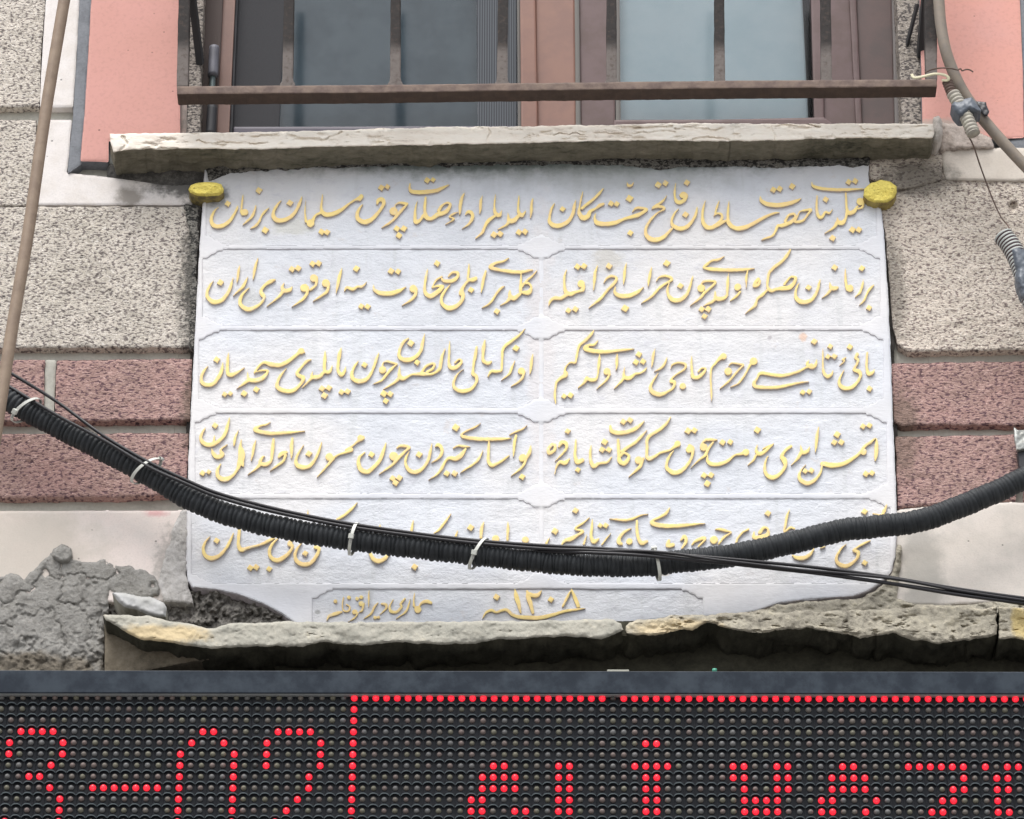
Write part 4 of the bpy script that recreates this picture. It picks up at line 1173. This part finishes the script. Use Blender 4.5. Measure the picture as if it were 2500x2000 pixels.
# ------------------------------------------------------------------ grille
gr = thing('window_grille', P(1250, 230, 150).tolist(), 'rusty brown iron grille of upright square bars standing out in front of the window', 'grille')
def bar(name, pts, d, back, m, seed, step=3, jit=0.9):
    return slab(name, pts, step, d, back, m, gr, edge=1.2, edgew=3, jit=jit, seed=seed, hf=lambda X, Y, S: 0.7 * fbm(X, Y, 12, seed, 3), nside=3, smooth=False)
RAIL = [(432, 211), (470, 211), (900, 208), (1400, 202), (1800, 197), (2287, 194), (2288, 212), (1800, 216), (1400, 220), (900, 227), (480, 230), (432, 231)]
bar('bottom_rail', RAIL, 150, 112, [M_railtop, M_iron], 81)
for i, (xt, xb) in enumerate([(707, 702), (966, 965), (1229, 1226), (1493, 1493), (1756, 1757), (2015, 2018)]):
    bar('grille_bar', [(xt - 12, -70), (xt + 12, -70), (xb + 13, 190), (xb + 15, 199), (xb + 19, 206 - i), (xb + 18, 213 - i * 2), (xb - 18, 213 - i * 2), (xb - 19, 206 - i), (xb - 14, 199), (xb - 13, 190)], 146, 122, M_dusty, 82 + i)
bar('side_bar', [(434, -70), (463, -70), (463, 0), (459, 212), (431, 212), (436, 0)], 149, 118, M_dusty, 91)
bar('side_bar', [(2257, -70), (2287, -70), (2288, 196), (2262, 196), (2258, 60)], 149, 118, M_dusty, 92)
M_brk = m_plain('dark_bracket_iron', (0.035, 0.033, 0.035), 0.7)
def beam(name, a, b, w, h, m, parent):
    A_, B_ = Vector(P(*a).tolist()), Vector(P(*b).tolist()); D = (B_ - A_); L = D.length; q = D.to_track_quat('Y', 'Z').to_matrix().to_4x4()
    me = bpy.data.meshes.new(name); bm = bmesh.new(); bmesh.ops.create_cube(bm, size=1.0, matrix=Matrix.Translation((A_ + B_) / 2) @ q @ Matrix.Diagonal((w, L, h, 1)))
    bmesh.ops.bevel(bm, geom=bm.edges[:], offset=0.001, segments=1, affect='EDGES')
    bm.to_mesh(me); bm.free(); return link(name, me, [m], parent)
beam('side_bracket', (462, -70, 130), (489, 158, -20), 0.014, 0.026, M_brk, gr)
beam('side_bracket', (2262, -60, 130), (2246, 140, -12), 0.014, 0.026, M_brk, gr)
beam('side_bracket', (2240, 10, 40), (2212, 118, -16), 0.006, 0.012, M_brk, gr)

# ------------------------------------------------------------------ marble plaque
plq = thing('inscription_plaque', P(1320, 950, 0).tolist(), 'white marble plaque with five rows of raised gilded calligraphy under the window sill', 'plaque')
PL = [(500, 408), (560, 402), (700, 400), (1300, 396), (1800, 396), (2121, 396), (2120, 440), (2142, 500), (2152, 510), (2158, 560), (2163, 640), (2170, 760), (2176, 900), (2181, 1050), (2187, 1180), (2190, 1290), (2186, 1360), (2176, 1395), (2150, 1425), (2120, 1444),
      (2080, 1458), (1980, 1464), (1900, 1474), (1850, 1492), (1800, 1503), (1600, 1512), (1520, 1530), (1000, 1530), (722, 1524), (690, 1500), (640, 1474), (580, 1452), (530, 1441), (470, 1435), (458, 1418), (454, 1380), (456, 1250), (460, 1120), (466, 1000), (474, 850), (481, 720), (487, 600), (494, 500), (497, 440)]
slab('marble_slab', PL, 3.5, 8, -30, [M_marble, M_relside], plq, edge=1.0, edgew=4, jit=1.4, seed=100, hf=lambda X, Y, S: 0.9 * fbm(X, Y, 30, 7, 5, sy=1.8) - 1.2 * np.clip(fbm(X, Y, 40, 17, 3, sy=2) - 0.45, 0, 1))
_g = sd_poly(PL)
relief('gap_shade_strip', lambda X, Y: _g(X, Y) - 9, (430, 380, 2220, 1470), 6, -9, -60, m_plain('gap_shade', (0.03, 0.028, 0.026), 0.95, 0.1, alt=(0.07, 0.065, 0.06), vs=60), wall, jit=3, seed=99)  # dark strip added to paint the deep shade in the gap round the plaque
# raised border: everything that is not one of the sunk cartouches
def cart(x0, y0, x1, y1, tl=True, tr=True, bl=True, br=True, cr=20):
    def f(X, Y):
        d = np.maximum(np.maximum(x0 - X, X - x1), np.maximum(y0 - Y, Y - y1))
        for on, cx, cy, sx, sy in ((tl, x0, y0, 1, 1), (tr, x1, y0, -1, 1), (bl, x0, y1, 1, -1), (br, x1, y1, -1, -1)):
            if not on: continue
            u = (X - cx) * sx; v = (Y - cy) * sy
            prof = 4.5 + 7.0 / (1 + np.exp(np.clip((u - 34) / 1.6, -30, 30))) + 11.0 / (1 + np.exp(np.clip((u - 17) / 2.5, -30, 30)))
            n1 = np.where(u < 50, (v - prof) * 0.8, np.hypot(u - 50, np.maximum(v - 4.5, 0)))
            d = np.maximum(d, -n1)
        return d
    return f
rows = [(380, 599), (608, 795), (806, 996), (1009, 1204), (1217, 1424)]
carts = []
for i, (a, b) in enumerate(rows):
    sh = i * 4.5
    carts.append(cart(503 - sh * 2.0, a, 1315, b, tl=i > 0, tr=i > 0)); carts.append(cart(1328, a, 2140 + sh * 1.9, b, tl=i > 0, tr=i > 0))
carts.append(cart(762, 1438, 1716, 1560, bl=False, br=False, cr=10))
plf = sd_poly(PL)
def bord(X, Y):
    d = plf(X, Y) + 2.5
    for c_ in carts: d = np.maximum(d, -(c_(X, Y) + 0.9 * fbm(X, Y, 30, 51, 3)))
    for cy in (603, 800, 1003, 1210): 
        r_ = np.hypot(X - 1321, Y - cy) - 23 - 3.0 * np.cos(6 * np.arctan2(Y - cy, X - 1321)); d = np.minimum(d, r_)
    r_ = np.hypot((X - 1309), (Y - 1418)) - 20; d = np.minimum(d, r_)
    return d
relief('raised_border', bord, (450, 390, 2200, 1540), 2.2, 10.6, 6, [M_border, M_relside], plq, edge=1.0, edgew=3, seed=101, hf=lambda X, Y, S: 0.5 * fbm(X, Y, 30, 27, 4) - np.where(Y < 590, 3.6, 2.1) * np.clip(1.3 - np.abs(X - 1321) / 24, 0, 1) * np.clip((np.min([np.abs(Y - q) for q in (603, 800, 1003, 1210, 1424)], axis=0) - 24) / 10, 0, 1))
groups = group_items(text_items())
for gi, gset in enumerate(groups):
    bb = np.array([item_box(i) for i in gset]); box = (bb[:, 0].min(), bb[:, 1].min(), bb[:, 2].max(), bb[:, 3].max())
    def sdf(X, Y, gset=gset):
        d = item_sdf(gset[0], X, Y)
        for it in gset[1:]: d = np.minimum(d, item_sdf(it, X, Y))
        return d + 0.55 + 0.7 * fbm(X, Y, 7, 5, 2)
    dots = all(i[0] == 'D' for i in gset)
    low = box[1] > 1425
    relief('letter_dot' if dots else 'letter', sdf, box, 1.3, 13.4 if not low else 12.4, 6, [M_gold, M_goldside], plq, edge=0.7, edgew=1.6, seed=gi,
           hf=lambda X, Y, S: 0.35 * fbm(X, Y, 12, 3, 2))
# gilded holding lumps at the two upper corners
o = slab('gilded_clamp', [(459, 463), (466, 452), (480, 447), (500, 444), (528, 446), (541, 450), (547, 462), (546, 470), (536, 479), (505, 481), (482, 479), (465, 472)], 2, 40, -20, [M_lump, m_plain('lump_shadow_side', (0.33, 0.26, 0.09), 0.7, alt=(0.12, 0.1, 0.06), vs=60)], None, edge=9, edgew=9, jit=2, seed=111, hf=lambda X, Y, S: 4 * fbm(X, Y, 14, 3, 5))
tag(recenter(o), 'flat gilded clamp lump at the upper left corner of the marble plaque', 'clamp', 'gilded clamps of the plaque')
o = slab('gilded_clamp', [(2107, 478), (2110, 460), (2126, 446), (2150, 440), (2172, 444), (2189, 456), (2190, 470), (2182, 484), (2166, 494), (2134, 495), (2119, 490)], 2, 34, -20, [M_lump, m_plain('lump_side', (0.42, 0.33, 0.1), 0.7, alt=(0.2, 0.15, 0.06), vs=60)], None, edge=6, edgew=7, jit=2, seed=112, hf=lambda X, Y, S: 4 * fbm(X, Y, 14, 5, 5))
tag(recenter(o), 'rounder gilded clamp lump at the upper right corner of the marble plaque', 'clamp', 'gilded clamps of the plaque')

# ------------------------------------------------------------------ LED board
PHI = math.radians(34.0 - 23.9)
o3 = P(1250, 1638, 62); nb = np.array([0, -math.cos(PHI), -math.sin(PHI)])        # plane facing down towards the street
ub = np.array([0, -math.sin(PHI), math.cos(PHI)])
def PB(px, py, out=0.0): return Pplane(px, py, o3 + nb * out, nb)
board = thing('led_board', o3.tolist(), 'long black dot matrix sign with red lit dots in a blue grey metal frame', 'led sign')
def K(k, r):
    x = 4.4 + 25.95 * k + 0.004 * k * k; x = x + r * (x - 1470) * 4.35e-5 * 27.5
    y = 1703.7 + 3.4 * k / 94 + r * (27.45 + 0.2 * k / 94); return x, y
bd = np.array(board.location)
def solid(name, quad, fo, bk, mats, parent):
    """box whose front face is a photo-space quad on the board plane fo metres proud, bk metres deep"""
    F = PB([q[0] for q in quad], [q[1] for q in quad], fo); Bk = F - nb * bk
    V = np.vstack([F, Bk]); me = bpy.data.meshes.new(name)
    me.from_pydata(V.tolist(), [], [(0, 3, 2, 1), (4, 5, 6, 7), (0, 1, 5, 4), (1, 2, 6, 5), (2, 3, 7, 6), (3, 0, 4, 7)])
    o = link(name, me, mats, parent); bv = o.modifiers.new('bevel', 'BEVEL'); bv.width = 0.0015; bv.segments = 2; return o
solid('frame_rail', [(-240, 1636), (3190, 1641), (3190, 1694.5), (-240, 1691)], 0.018, 0.10, [M_lframe], board)
solid('frame_lip', [(-238, 1691.3), (3188, 1694.8), (3188, 1698), (-238, 1694.5)], 0.013, 0.05, [M_lip], board)
solid('frame_rail', [(-262, 1636), (-240, 1636), (-270, 2198), (-292, 2198)], 0.018, 0.10, [M_lframe], board)
solid('back_box', [(-238, 1692), (3188, 1692), (3200, 2160), (-260, 2160)], -0.02, 0.08, [M_lframe], board)
solid('frame_rail', [(-270, 2150), (3240, 2158), (3240, 2206), (-272, 2198)], 0.018, 0.10, [M_lframe], board)
NR = 16
# dome template
def dome(r, nu=10, nv=5):
    V = []; F = []
    for j in range(nv + 1):
        a = j / nv * math.pi / 2
        for i in range(nu):
            b = i / nu * 2 * math.pi; V.append((r * math.cos(a) * math.cos(b), r * math.cos(a) * math.sin(b), r * 1.15 * math.sin(a)))
    for j in range(nv):
        for i in range(nu): F.append((j * nu + i, j * nu + (i + 1) % nu, (j + 1) * nu + (i + 1) % nu, (j + 1) * nu + i))
    return np.array(V), F
rb = np.array([1.0, 0, 0])
def local(v, c): return c + v[:, 0:1] * rb + v[:, 1:2] * ub + v[:, 2:3] * nb
DV, DF = dome(0.0066); DU = DV * 0.88
LIT = {0: list(range(33, 57)) + list(range(58, 120)), 3: [2, 3, 4, 5, 19, 20, 26, 27, 28, 29], 4: [1, 6, 18, 21, 25, 30, 60, 61], 5: [1, 6, 17, 22, 25, 30],
       6: [5, 17, 22, 25, 30, 46, 47, 52, 53, 59, 60, 61, 62, 68, 69, 72, 73, 78, 79, 84, 85, 86, 87, 88, 89, 91, 93, 94],
       7: [3, 4, 17, 22, 29, 45, 46, 47, 48, 52, 53, 60, 61, 68, 69, 72, 73, 77, 78, 79, 80, 89, 92, 93],
       8: [5, 9, 10, 11, 12, 13, 14, 15, 17, 22, 29, 45, 46, 47, 48, 52, 53, 60, 61, 69, 72, 73, 77, 78, 79, 80, 88, 89, 92, 93],
       9: [6, 17, 22, 28, 44, 45, 52, 53, 60, 61, 69, 70, 71, 72, 76, 77, 81, 87, 88, 92],
       10: [6, 17, 22, 27, 44, 45, 48, 49, 52, 53, 60, 61, 69, 70, 71, 72, 76, 77, 80, 86, 87, 92, 93],
       11: [1, 6, 17, 22, 26, 44, 45, 49, 53, 85, 86]}
for r in range(1, 12): LIT.setdefault(r, []); LIT[r].append(33)
litset = {(k, r) for r in LIT for k in LIT[r]}
random.seed(7)
meL = bpy.data.meshes.new('led'); meL.from_pydata((DV @ np.array([rb, ub, nb]) * 1.07).tolist(), [], DF); meL.materials.append(M_lit)
meL.polygons.foreach_set('use_smooth', [True] * len(meL.polygons))
nparts = 0
for (k, r) in sorted(litset):
    x, y = K(k, r); c = PB(x, y, -0.001)
    o = bpy.data.objects.new('led', meL); col.objects.link(o); o.parent = board; o.location = (c - bd).tolist(); nparts += 1
    if nparts == 1: o['label'] = 'lit red dot'
def mesh_join(name, Vs, Fs, Ms, mats, parent, smooth=False):
    V = np.vstack(Vs); me = bpy.data.meshes.new(name); me.from_pydata(V.tolist(), [], Fs); o = link(name, me, mats, parent, smooth)
    if Ms is not None: me.polygons.foreach_set('material_index', Ms)
    return o
meU = []
for m in M_unlit:
    q = bpy.data.meshes.new('led'); q.from_pydata((DU @ np.array([rb, ub, nb])).tolist(), [], DF); q.materials.append(m); q.polygons.foreach_set('use_smooth', [True] * len(q.polygons)); meU.append(q)
Vs, Fs, Ms = [], [], []; n0 = 0
for r in range(NR):
    for k in range(-8, 120):
        if (k, r) in litset: continue
        x, y = K(k, r); c = PB(x, y, -0.002)
        mi = random.randrange(4)
        blind = (k == 24 and r < 7) or (k, r) == (57, 0)
        if nparts < 298 and 0 <= k <= 95 and r in (1, 2) and not blind and (k + r) % 3 == 0:
            o = bpy.data.objects.new('led', meU[mi]); col.objects.link(o); o.parent = board; o.location = (c - bd).tolist(); nparts += 1; continue
        Vs.append(local(DU * random.uniform(0.93, 1.05), c)); Fs += [tuple(i + n0 for i in f) for f in DF]; Ms += [4 if blind else mi] * len(DF); n0 += len(DV)
o = mesh_join('unlit_leds', Vs, Fs, Ms, M_unlit + [M_offled], board, True); tag(o, kind='stuff')
# louvred mask modules, 32 columns each
def module(k0, k1, dz):
    Vs, Fs, Ms = [], [], []; n0 = 0
    def add(V, F, m):
        nonlocal n0
        Vs.append(V); Fs.extend([tuple(i + n0 for i in f) for f in F]); Ms.extend([m] * len(F)); n0 += len(V)
    g = 0.35
    # plate
    cs = [K(k0 - 0.5 + 0.03, -0.5), K(k1 + 0.5 - 0.03, -0.5), K(k1 + 0.5 - 0.03, NR - 0.5), K(k0 - 0.5 + 0.03, NR - 0.5)]
    F_ = PB([c[0] for c in cs], [c[1] for c in cs], -0.003 + dz); B_ = F_ - nb * 0.012
    add(np.vstack([F_, B_]), [(0, 3, 2, 1), (0, 1, 5, 4), (1, 2, 6, 5), (2, 3, 7, 6), (3, 0, 4, 7)], 0)
    px = 0.0224
    for r in range(NR):
        for k in range(k0, k1 + 1):
            x, y = K(k, r); c = PB(x, y, -0.003 + dz)
            # hood: an arched eyebrow over the LED, 15 mm proud
            N = 7; V = []
            for s in range(N):
                t = -1 + 2 * s / (N - 1); hx = t * 0.0098; hy = 0.0098 - 0.0042 * abs(t) ** 3.0
                for (oy, oz) in ((0, 0), (0, 0.0085 - 0.003 * t * t), (0.0022, 0.0085 - 0.003 * t * t), (0.0025, 0)):
                    V.append((hx, hy + oy, oz))
            V = np.array(V); F = []
            for s in range(N - 1):
                a = s * 4; b = a + 4
                F += [(a, b, b + 1, a + 1), (a + 1, b + 1, b + 2, a + 2), (a + 2, b + 2, b + 3, a + 3)]
            F += [(0, 1, 2, 3), (N * 4 - 4, N * 4 - 1, N * 4 - 2, N * 4 - 3)]
            add(local(V, c), F, 0); Ms[-len(F):] = [1 if (q % 3 == 1 and q < 3 * (N - 1)) else 0 for q in range(len(F))]
            # bezel ring and groove lines: a low raised cell frame on the left and below
            V = np.array([(0.0107, -0.0125, 0), (0.0115, -0.0125, 0), (0.0115, 0.0135, 0), (0.0107, 0.0135, 0), (0.0107, -0.0125, 0.003), (0.0115, -0.0125, 0.003), (0.0115, 0.0135, 0.003), (0.0107, 0.0135, 0.003)])
            add(local(V, c), [(4, 5, 6, 7), (0, 1, 5, 4), (1, 2, 6, 5), (2, 3, 7, 6), (3, 0, 4, 7)], 0)
    return mesh_join('led_module', Vs, Fs, Ms, [M_mask, M_hood], board)
module(-8, 23, 0.0); module(24, 55, 0.0012); module(56, 87, -0.0004); module(88, 119, 0.0006)
solid('mounting_strip', [(1482, 1634.5), (1536, 1634.5), (1536, 1640.5), (1482, 1640.5)], 0.014, 0.03, [m_plain('pale_strip', (0.42, 0.42, 0.36), 0.6)], board)
tube('green_cap', np.array([PB(1744.5, 1642, 0.0), PB(1744.5, 1633.5, 0.0)]), 0.0048, [m_plain('green_plastic', (0.10, 0.38, 0.27), 0.4)], board, 12)

# ------------------------------------------------------------------ conduit, cables and ties
CON = [(-320, 812), (-180, 872), (-40, 940), (20, 977), (92, 1017), (222, 1084), (353, 1153), (473, 1223), (600, 1269), (762, 1303), (925, 1326), (1087, 1345), (1282, 1367), (1405, 1378), (1525, 1381), (1600, 1378), (1665, 1370), (1745, 1362), (1835, 1347), (1955, 1320), (2055, 1295), (2175, 1282), (2262, 1267), (2401, 1214), (2484, 1176), (2560, 1140), (2700, 1060), (2860, 960)]
CD = 85
path, s_ = resample(smooth_path([(x, y, CD) for x, y in CON], 10), 1.6)
Wc = P(path[:, 0], path[:, 1], path[:, 2])
pitch = np.interp(path[:, 0], [0, 1100, 1300, 2500], [11.6, 11.9, 9.6, 9.6]); ph = np.cumsum(np.r_[0, np.diff(s_)] / pitch)
prof = np.abs(np.sin(np.pi * ph)) ** 0.45
R0 = 0.0237; dr = np.interp(path[:, 0], [0, 1200, 1700, 2500], [0.0062, 0.0058, 0.0036, 0.0030])
Wc = Wc + np.stack([0 * ph, 0.001 * np.sin(ph * 0.7), 0.0006 * np.sin(ph * 1.9 + 1)], -1)
o = tube('corrugated_conduit', Wc, R0 - dr * (1 - prof), M_conduit, None, 22)
tag(recenter(o), 'thick black corrugated conduit sagging across the lower plaque', 'conduit')
def cable(pts, r, label, m=M_cable, name='black_cable', cat='cable', group='thin black cables along the conduit', seg=10):
    o = tube(name, pathW(pts, 5, 8), r, m, None, seg); tag(recenter(o), label, cat, group); return o
c1 = [(-300, 700, 90), (-30, 878, 96), (26, 911, 96), (139, 981, 98), (250, 1062, 112), (362, 1128, 118), (456, 1173, 118), (525, 1202, 116), (615, 1228, 114), (725, 1254, 112), (855, 1279, 112), (1035, 1305, 112), (1175, 1321, 112), (1326, 1332, 114), (1445, 1338, 118), (1565, 1346, 124), (1665, 1355, 128), (1756, 1363, 130), (1875, 1374, 128), (1975, 1384, 122), (2075, 1396, 116), (2180, 1411, 112), (2352, 1440, 108), (2560, 1468, 104), (2900, 1508, 98)]
cable(c1, 0.0035, 'upper black cable that crosses above the conduit from the leaning tube to the lower right')
c2 = [(x, y + dy, d) for (x, y, d), dy in zip(c1, [60, 44, 34, 36, 30, 12, 9, 9, 9, 8, 8, 7, 7, 8, 6, 6, 7, 8, 10, 13, 15, 15, 14, 12, 12])]
c2[1] = (-30, 916, 100); c2[2] = (24, 945, 100); c2[3] = (139, 1014, 116); c2[4] = (258, 1078, 118)
cable(c2, 0.0036, 'second black cable lying on the top of the conduit at left and joining the first')
c3 = [(1250, 1345, 100), (1330, 1347, 106), (1445, 1350, 118), (1565, 1356, 126), (1665, 1366, 130), (1756, 1374, 130), (1875, 1387, 126), (1975, 1398, 120), (2075, 1410, 114), (2180, 1425, 110), (2352, 1451, 106), (2560, 1484, 102), (2900, 1528, 96)]
cable(c3, 0.0034, 'third black cable that comes out behind the conduit near the plaque middle')
c4 = [(1380, 1352, 108), (1500, 1345, 122), (1620, 1349, 134), (1740, 1366, 138), (1850, 1379, 134), (1950, 1391, 128), (2075, 1402, 122), (2200, 1416, 118), (2352, 1444, 112), (2560, 1474, 108), (2900, 1516, 100)]
cable(c4, 0.0030, 'thinnest black cable in the bundle running down to the lower right')
# cable ties: a nylon band round conduit and cables, a square head and a short tail
def tie(x, y, head_t, label, tilt=0.0, tail=18, rx=0.031):
    c = P(x, y, CD + 6); i = int(np.argmin(np.hypot(path[:, 0] - x, path[:, 1] - y))); T = Wc[min(i + 6, len(Wc) - 1)] - Wc[max(i - 6, 0)]; T /= np.linalg.norm(T)
    root = thing('cable_tie', c.tolist(), label, 'cable tie', 'white cable ties on the conduit')
    U = np.cross(T, np.array([0, 1.0, 0])); U /= np.linalg.norm(U); U = U if U[2] > 0 else -U
    Wn = np.array([0, -1.0, 0]); Wn -= T * (Wn @ T); Wn /= np.linalg.norm(Wn)
    a = np.linspace(0, 2 * np.pi, 49)[:-1]; 
    w_ = 0.0032; t_ = 0.0007; V = []; F = []
    for q in a:
        rr = np.cos(q) * U * (rx + 0.0035) + np.sin(q) * Wn * 0.0285 + T * tilt * np.cos(q)
        n_ = rr / np.linalg.norm(rr)
        for (s1, s2) in ((-w_, 0), (w_, 0), (w_, t_ * 2), (-w_, t_ * 2)): V.append(c + rr + T * s1 + n_ * s2)
    n = len(a)
    for j in range(n):
        for s in range(4): F.append((j * 4 + s, j * 4 + (s + 1) % 4, ((j + 1) % n) * 4 + (s + 1) % 4, ((j + 1) % n) * 4 + s))
    me = bpy.data.meshes.new('band'); me.from_pydata(np.array(V).tolist(), [], F); link('band', me, [M_tie], root)
    q = head_t; rr = np.cos(q) * U * (rx + 0.0035) + np.sin(q) * Wn * 0.0285 + T * tilt * np.cos(q); n_ = rr / np.linalg.norm(rr); tg = -np.sin(q) * U * rx + np.cos(q) * Wn * 0.0285; tg /= np.linalg.norm(tg)
    hc = c + rr + n_ * 0.003
    def bx(name, cc, sa, sb, sc_, m):
        M = Matrix((( T[0], tg[0], n_[0], cc[0]), (T[1], tg[1], n_[1], cc[1]), (T[2], tg[2], n_[2], cc[2]), (0, 0, 0, 1)))
        me = bpy.data.meshes.new(name); bm = bmesh.new(); bmesh.ops.create_cube(bm, size=1, matrix=M @ Matrix.Diagonal((sa, sb, sc_, 1)))
        bmesh.ops.bevel(bm, geom=bm.edges[:], offset=0.0009, segments=2, affect='EDGES'); bm.to_mesh(me); bm.free(); return link(name, me, [m], root)
    bx('head', hc, 0.0105, 0.0105, 0.0065, M_tie)
    bx('tail', hc + tg * 0.0095, 0.0042, 0.011, 0.002, m_plain('shaded_nylon', (0.35, 0.35, 0.33), 0.5))
tie(64, 1002, 2.35, 'white cable tie nearest the leaning brown tube', 0.010)
tie(357, 1150, 0.25, 'white cable tie with its head sticking up, before the left edge of the plaque', 0.012)
tie(864, 1316, 1.9, 'white cable tie standing straight below the first gilded kaf of the lowest row', 0.003)
tie(1168, 1352, 2.0, 'slanting white cable tie near the middle of the plaque', 0.011)
tie(1602, 1378, 0.9, 'greyish cable tie with its head on top, where the thin cables cross the conduit', -0.001)

# ------------------------------------------------------------------ tubes and wires at the sides
o = tube('leaning_tube', pathW([(205, -300, 318), (172, -90, 300), (157, 0, 295), (112, 270, 275), (70, 560, 255), (30, 800, 240), (5, 960, 230), (-20, 1120, 220), (-60, 1340, 205)], 8, 6), 0.0128, M_pole, None, 18)
tag(recenter(o), 'brown tube slanting down the left side in front of the wall', 'tube')
HOSE = [(2270, -300, 190), (2284, -80, 175), (2291, -10, 170), (2297, 60, 165), (2308, 120, 160), (2325, 170, 150), (2350, 222, 140), (2383, 270, 130), (2420, 315, 125), (2462, 362, 120), (2515, 418, 115), (2600, 500, 110), (2900, 760, 100)]
o = tube('brown_cable', pathW(HOSE, 4, 8), 0.0125, M_hose, None, 18)
tag(recenter(o), 'thick brown grey cable curving down past the right end of the grille', 'cable')
def ringed(name, pts, r, dr, pitch_px, m, label, cat, group=None, two=None):
    q, s = resample(smooth_path(pts, 8), 1.2); Wq = P(q[:, 0], q[:, 1], q[:, 2]); ph = s / pitch_px
    o = tube(name, Wq, r - dr * (1 - np.abs(np.sin(np.pi * ph)) ** 0.5), [m] + ([two] if two else []), None, 18)
    if two:
        n = len(o.data.polygons); seg = 18; mi = np.zeros(n, np.int32); k = np.arange(n) // seg
        fr_ = np.minimum(k, len(ph) - 1); mi[(ph[fr_] % 1) > 0.62] = 1; o.data.polygons.foreach_set('material_index', mi)
    return tag(recenter(o), label, cat, group)
ringed('corrugated_sleeve', [(2326, 228, 165), (2340, 252, 165), (2360, 288, 165), (2377, 327, 165)], 0.0150, 0.0035, 9.0, M_sleeve, 'short beige corrugated sleeve hanging against the brown cable, open at its lower end', 'sleeve')
ringed('wire_coil', [(2312, 198, 160), (2318, 214, 160), (2324, 230, 160)], 0.0118, 0.004, 7.0, M_wire, 'rusty coil of wire above the beige corrugated sleeve', 'coil')
ringed('striped_sleeve', [(2447, 574, 150), (2470, 604, 150), (2492, 650, 150), (2515, 720, 150), (2535, 790, 150)], 0.0215, 0.003, 8.5, M_sleeve2, 'grey and brown striped spiral sleeve at the right edge beside the granite', 'sleeve', two=m_plain('stripe_brown', (0.10, 0.07, 0.075), 0.6))
tape = thing('tape_wrap', P(2362, 262, 165).tolist(), 'grey blue adhesive tape binding the beige sleeve to the brown cable', 'tape')
def ribbon(name, pts, r, m, parent, flat=1.0):
    return tube(name, pathW(pts, 2.0, 6), r, m, parent, 20, flat=flat)
slab('tape_band', [(2322, 256), (2330, 248), (2372, 237), (2380, 246), (2396, 270), (2388, 276), (2366, 272), (2352, 285), (2342, 284), (2330, 272)], 1.6, 184, 140, M_tape, tape, edge=10, edgew=14, jit=1.0, seed=121, hf=lambda X, Y, S: 1.5 * fbm(X, Y, 10, 2, 2))
slab('tape_end', [(2382, 246), (2408, 249), (2409, 258), (2415, 272), (2411, 281), (2404, 282), (2396, 272), (2386, 256)], 1.6, 150, 145, M_tapeb, tape, edge=2, edgew=3, jit=1.5, seed=122, hf=lambda X, Y, S: 2.5 * fbm(X, Y, 12, 2, 2))
o = slab('dark_tape', [(2462, 604), (2486, 596), (2505, 610), (2560, 640), (2560, 780), (2510, 745), (2482, 704), (2480, 690), (2478, 660), (2470, 630)], 2, 176, 140, M_tape, None, edge=16, edgew=16, jit=2.0, seed=123, hf=lambda X, Y, S: 4 * fbm(X, Y, 22, 2, 3))
tag(recenter(o), 'creased dark grey tape wrapped round the striped sleeve at the right edge', 'tape')
o = tube('binding_wire', pathW([(2258, 178, 165), (2275, 170, 172), (2300, 166, 185), (2325, 168, 190), (2338, 171, 175), (2345, 168, 172), (2349, 173, 170), (2358, 170, 165), (2368, 171, 160), (2376, 176, 158)], 2, 5), 0.0016, M_wire, None, 8)
tag(recenter(o), 'twisted rusty wire tying the brown cable to the grille', 'wire')
o = tube('plastic_strap', pathW([(2226, 182, 160), (2232, 190, 162), (2250, 188, 166), (2280, 181, 172), (2300, 182, 176), (2314, 188, 176), (2314, 196, 174), (2300, 196, 168)], 2, 5), 0.0036, M_strap, None, 10, flat=0.5)
tag(recenter(o), 'yellowed plastic strap round the lower right corner of the grille', 'strap')
o = tube('hanging_wire', pathW([(2357, 322, 150), (2374, 350, 130), (2388, 390, 60), (2402, 430, 30), (2425, 490, 24), (2444, 530, 30), (2462, 553, 90), (2464, 572, 140)], 3, 6), 0.0017, M_wire, None, 8)
tag(recenter(o), 'thin wire hanging from the beige sleeve down to the striped sleeve', 'wire')
br = thing('wall_bracket', P(2490, 1070, 60).tolist(), 'small metal bracket at the right edge above the conduit end', 'bracket')
slab('bracket_plate', [(2475, 1042), (2484, 1050), (2560, 1046), (2560, 1100), (2482, 1098), (2478, 1075)], 2, 40, 30, M_metal, br, edge=2, edgew=3, jit=1, seed=131, hf=lambda X, Y, S: 5 * fbm(X, Y, 18, 2, 2))
slab('bracket_shadow_plate', [(2484, 1096), (2560, 1096), (2560, 1150), (2490, 1150)], 3, 30, 10, M_gasket, br, jit=1, seed=132)
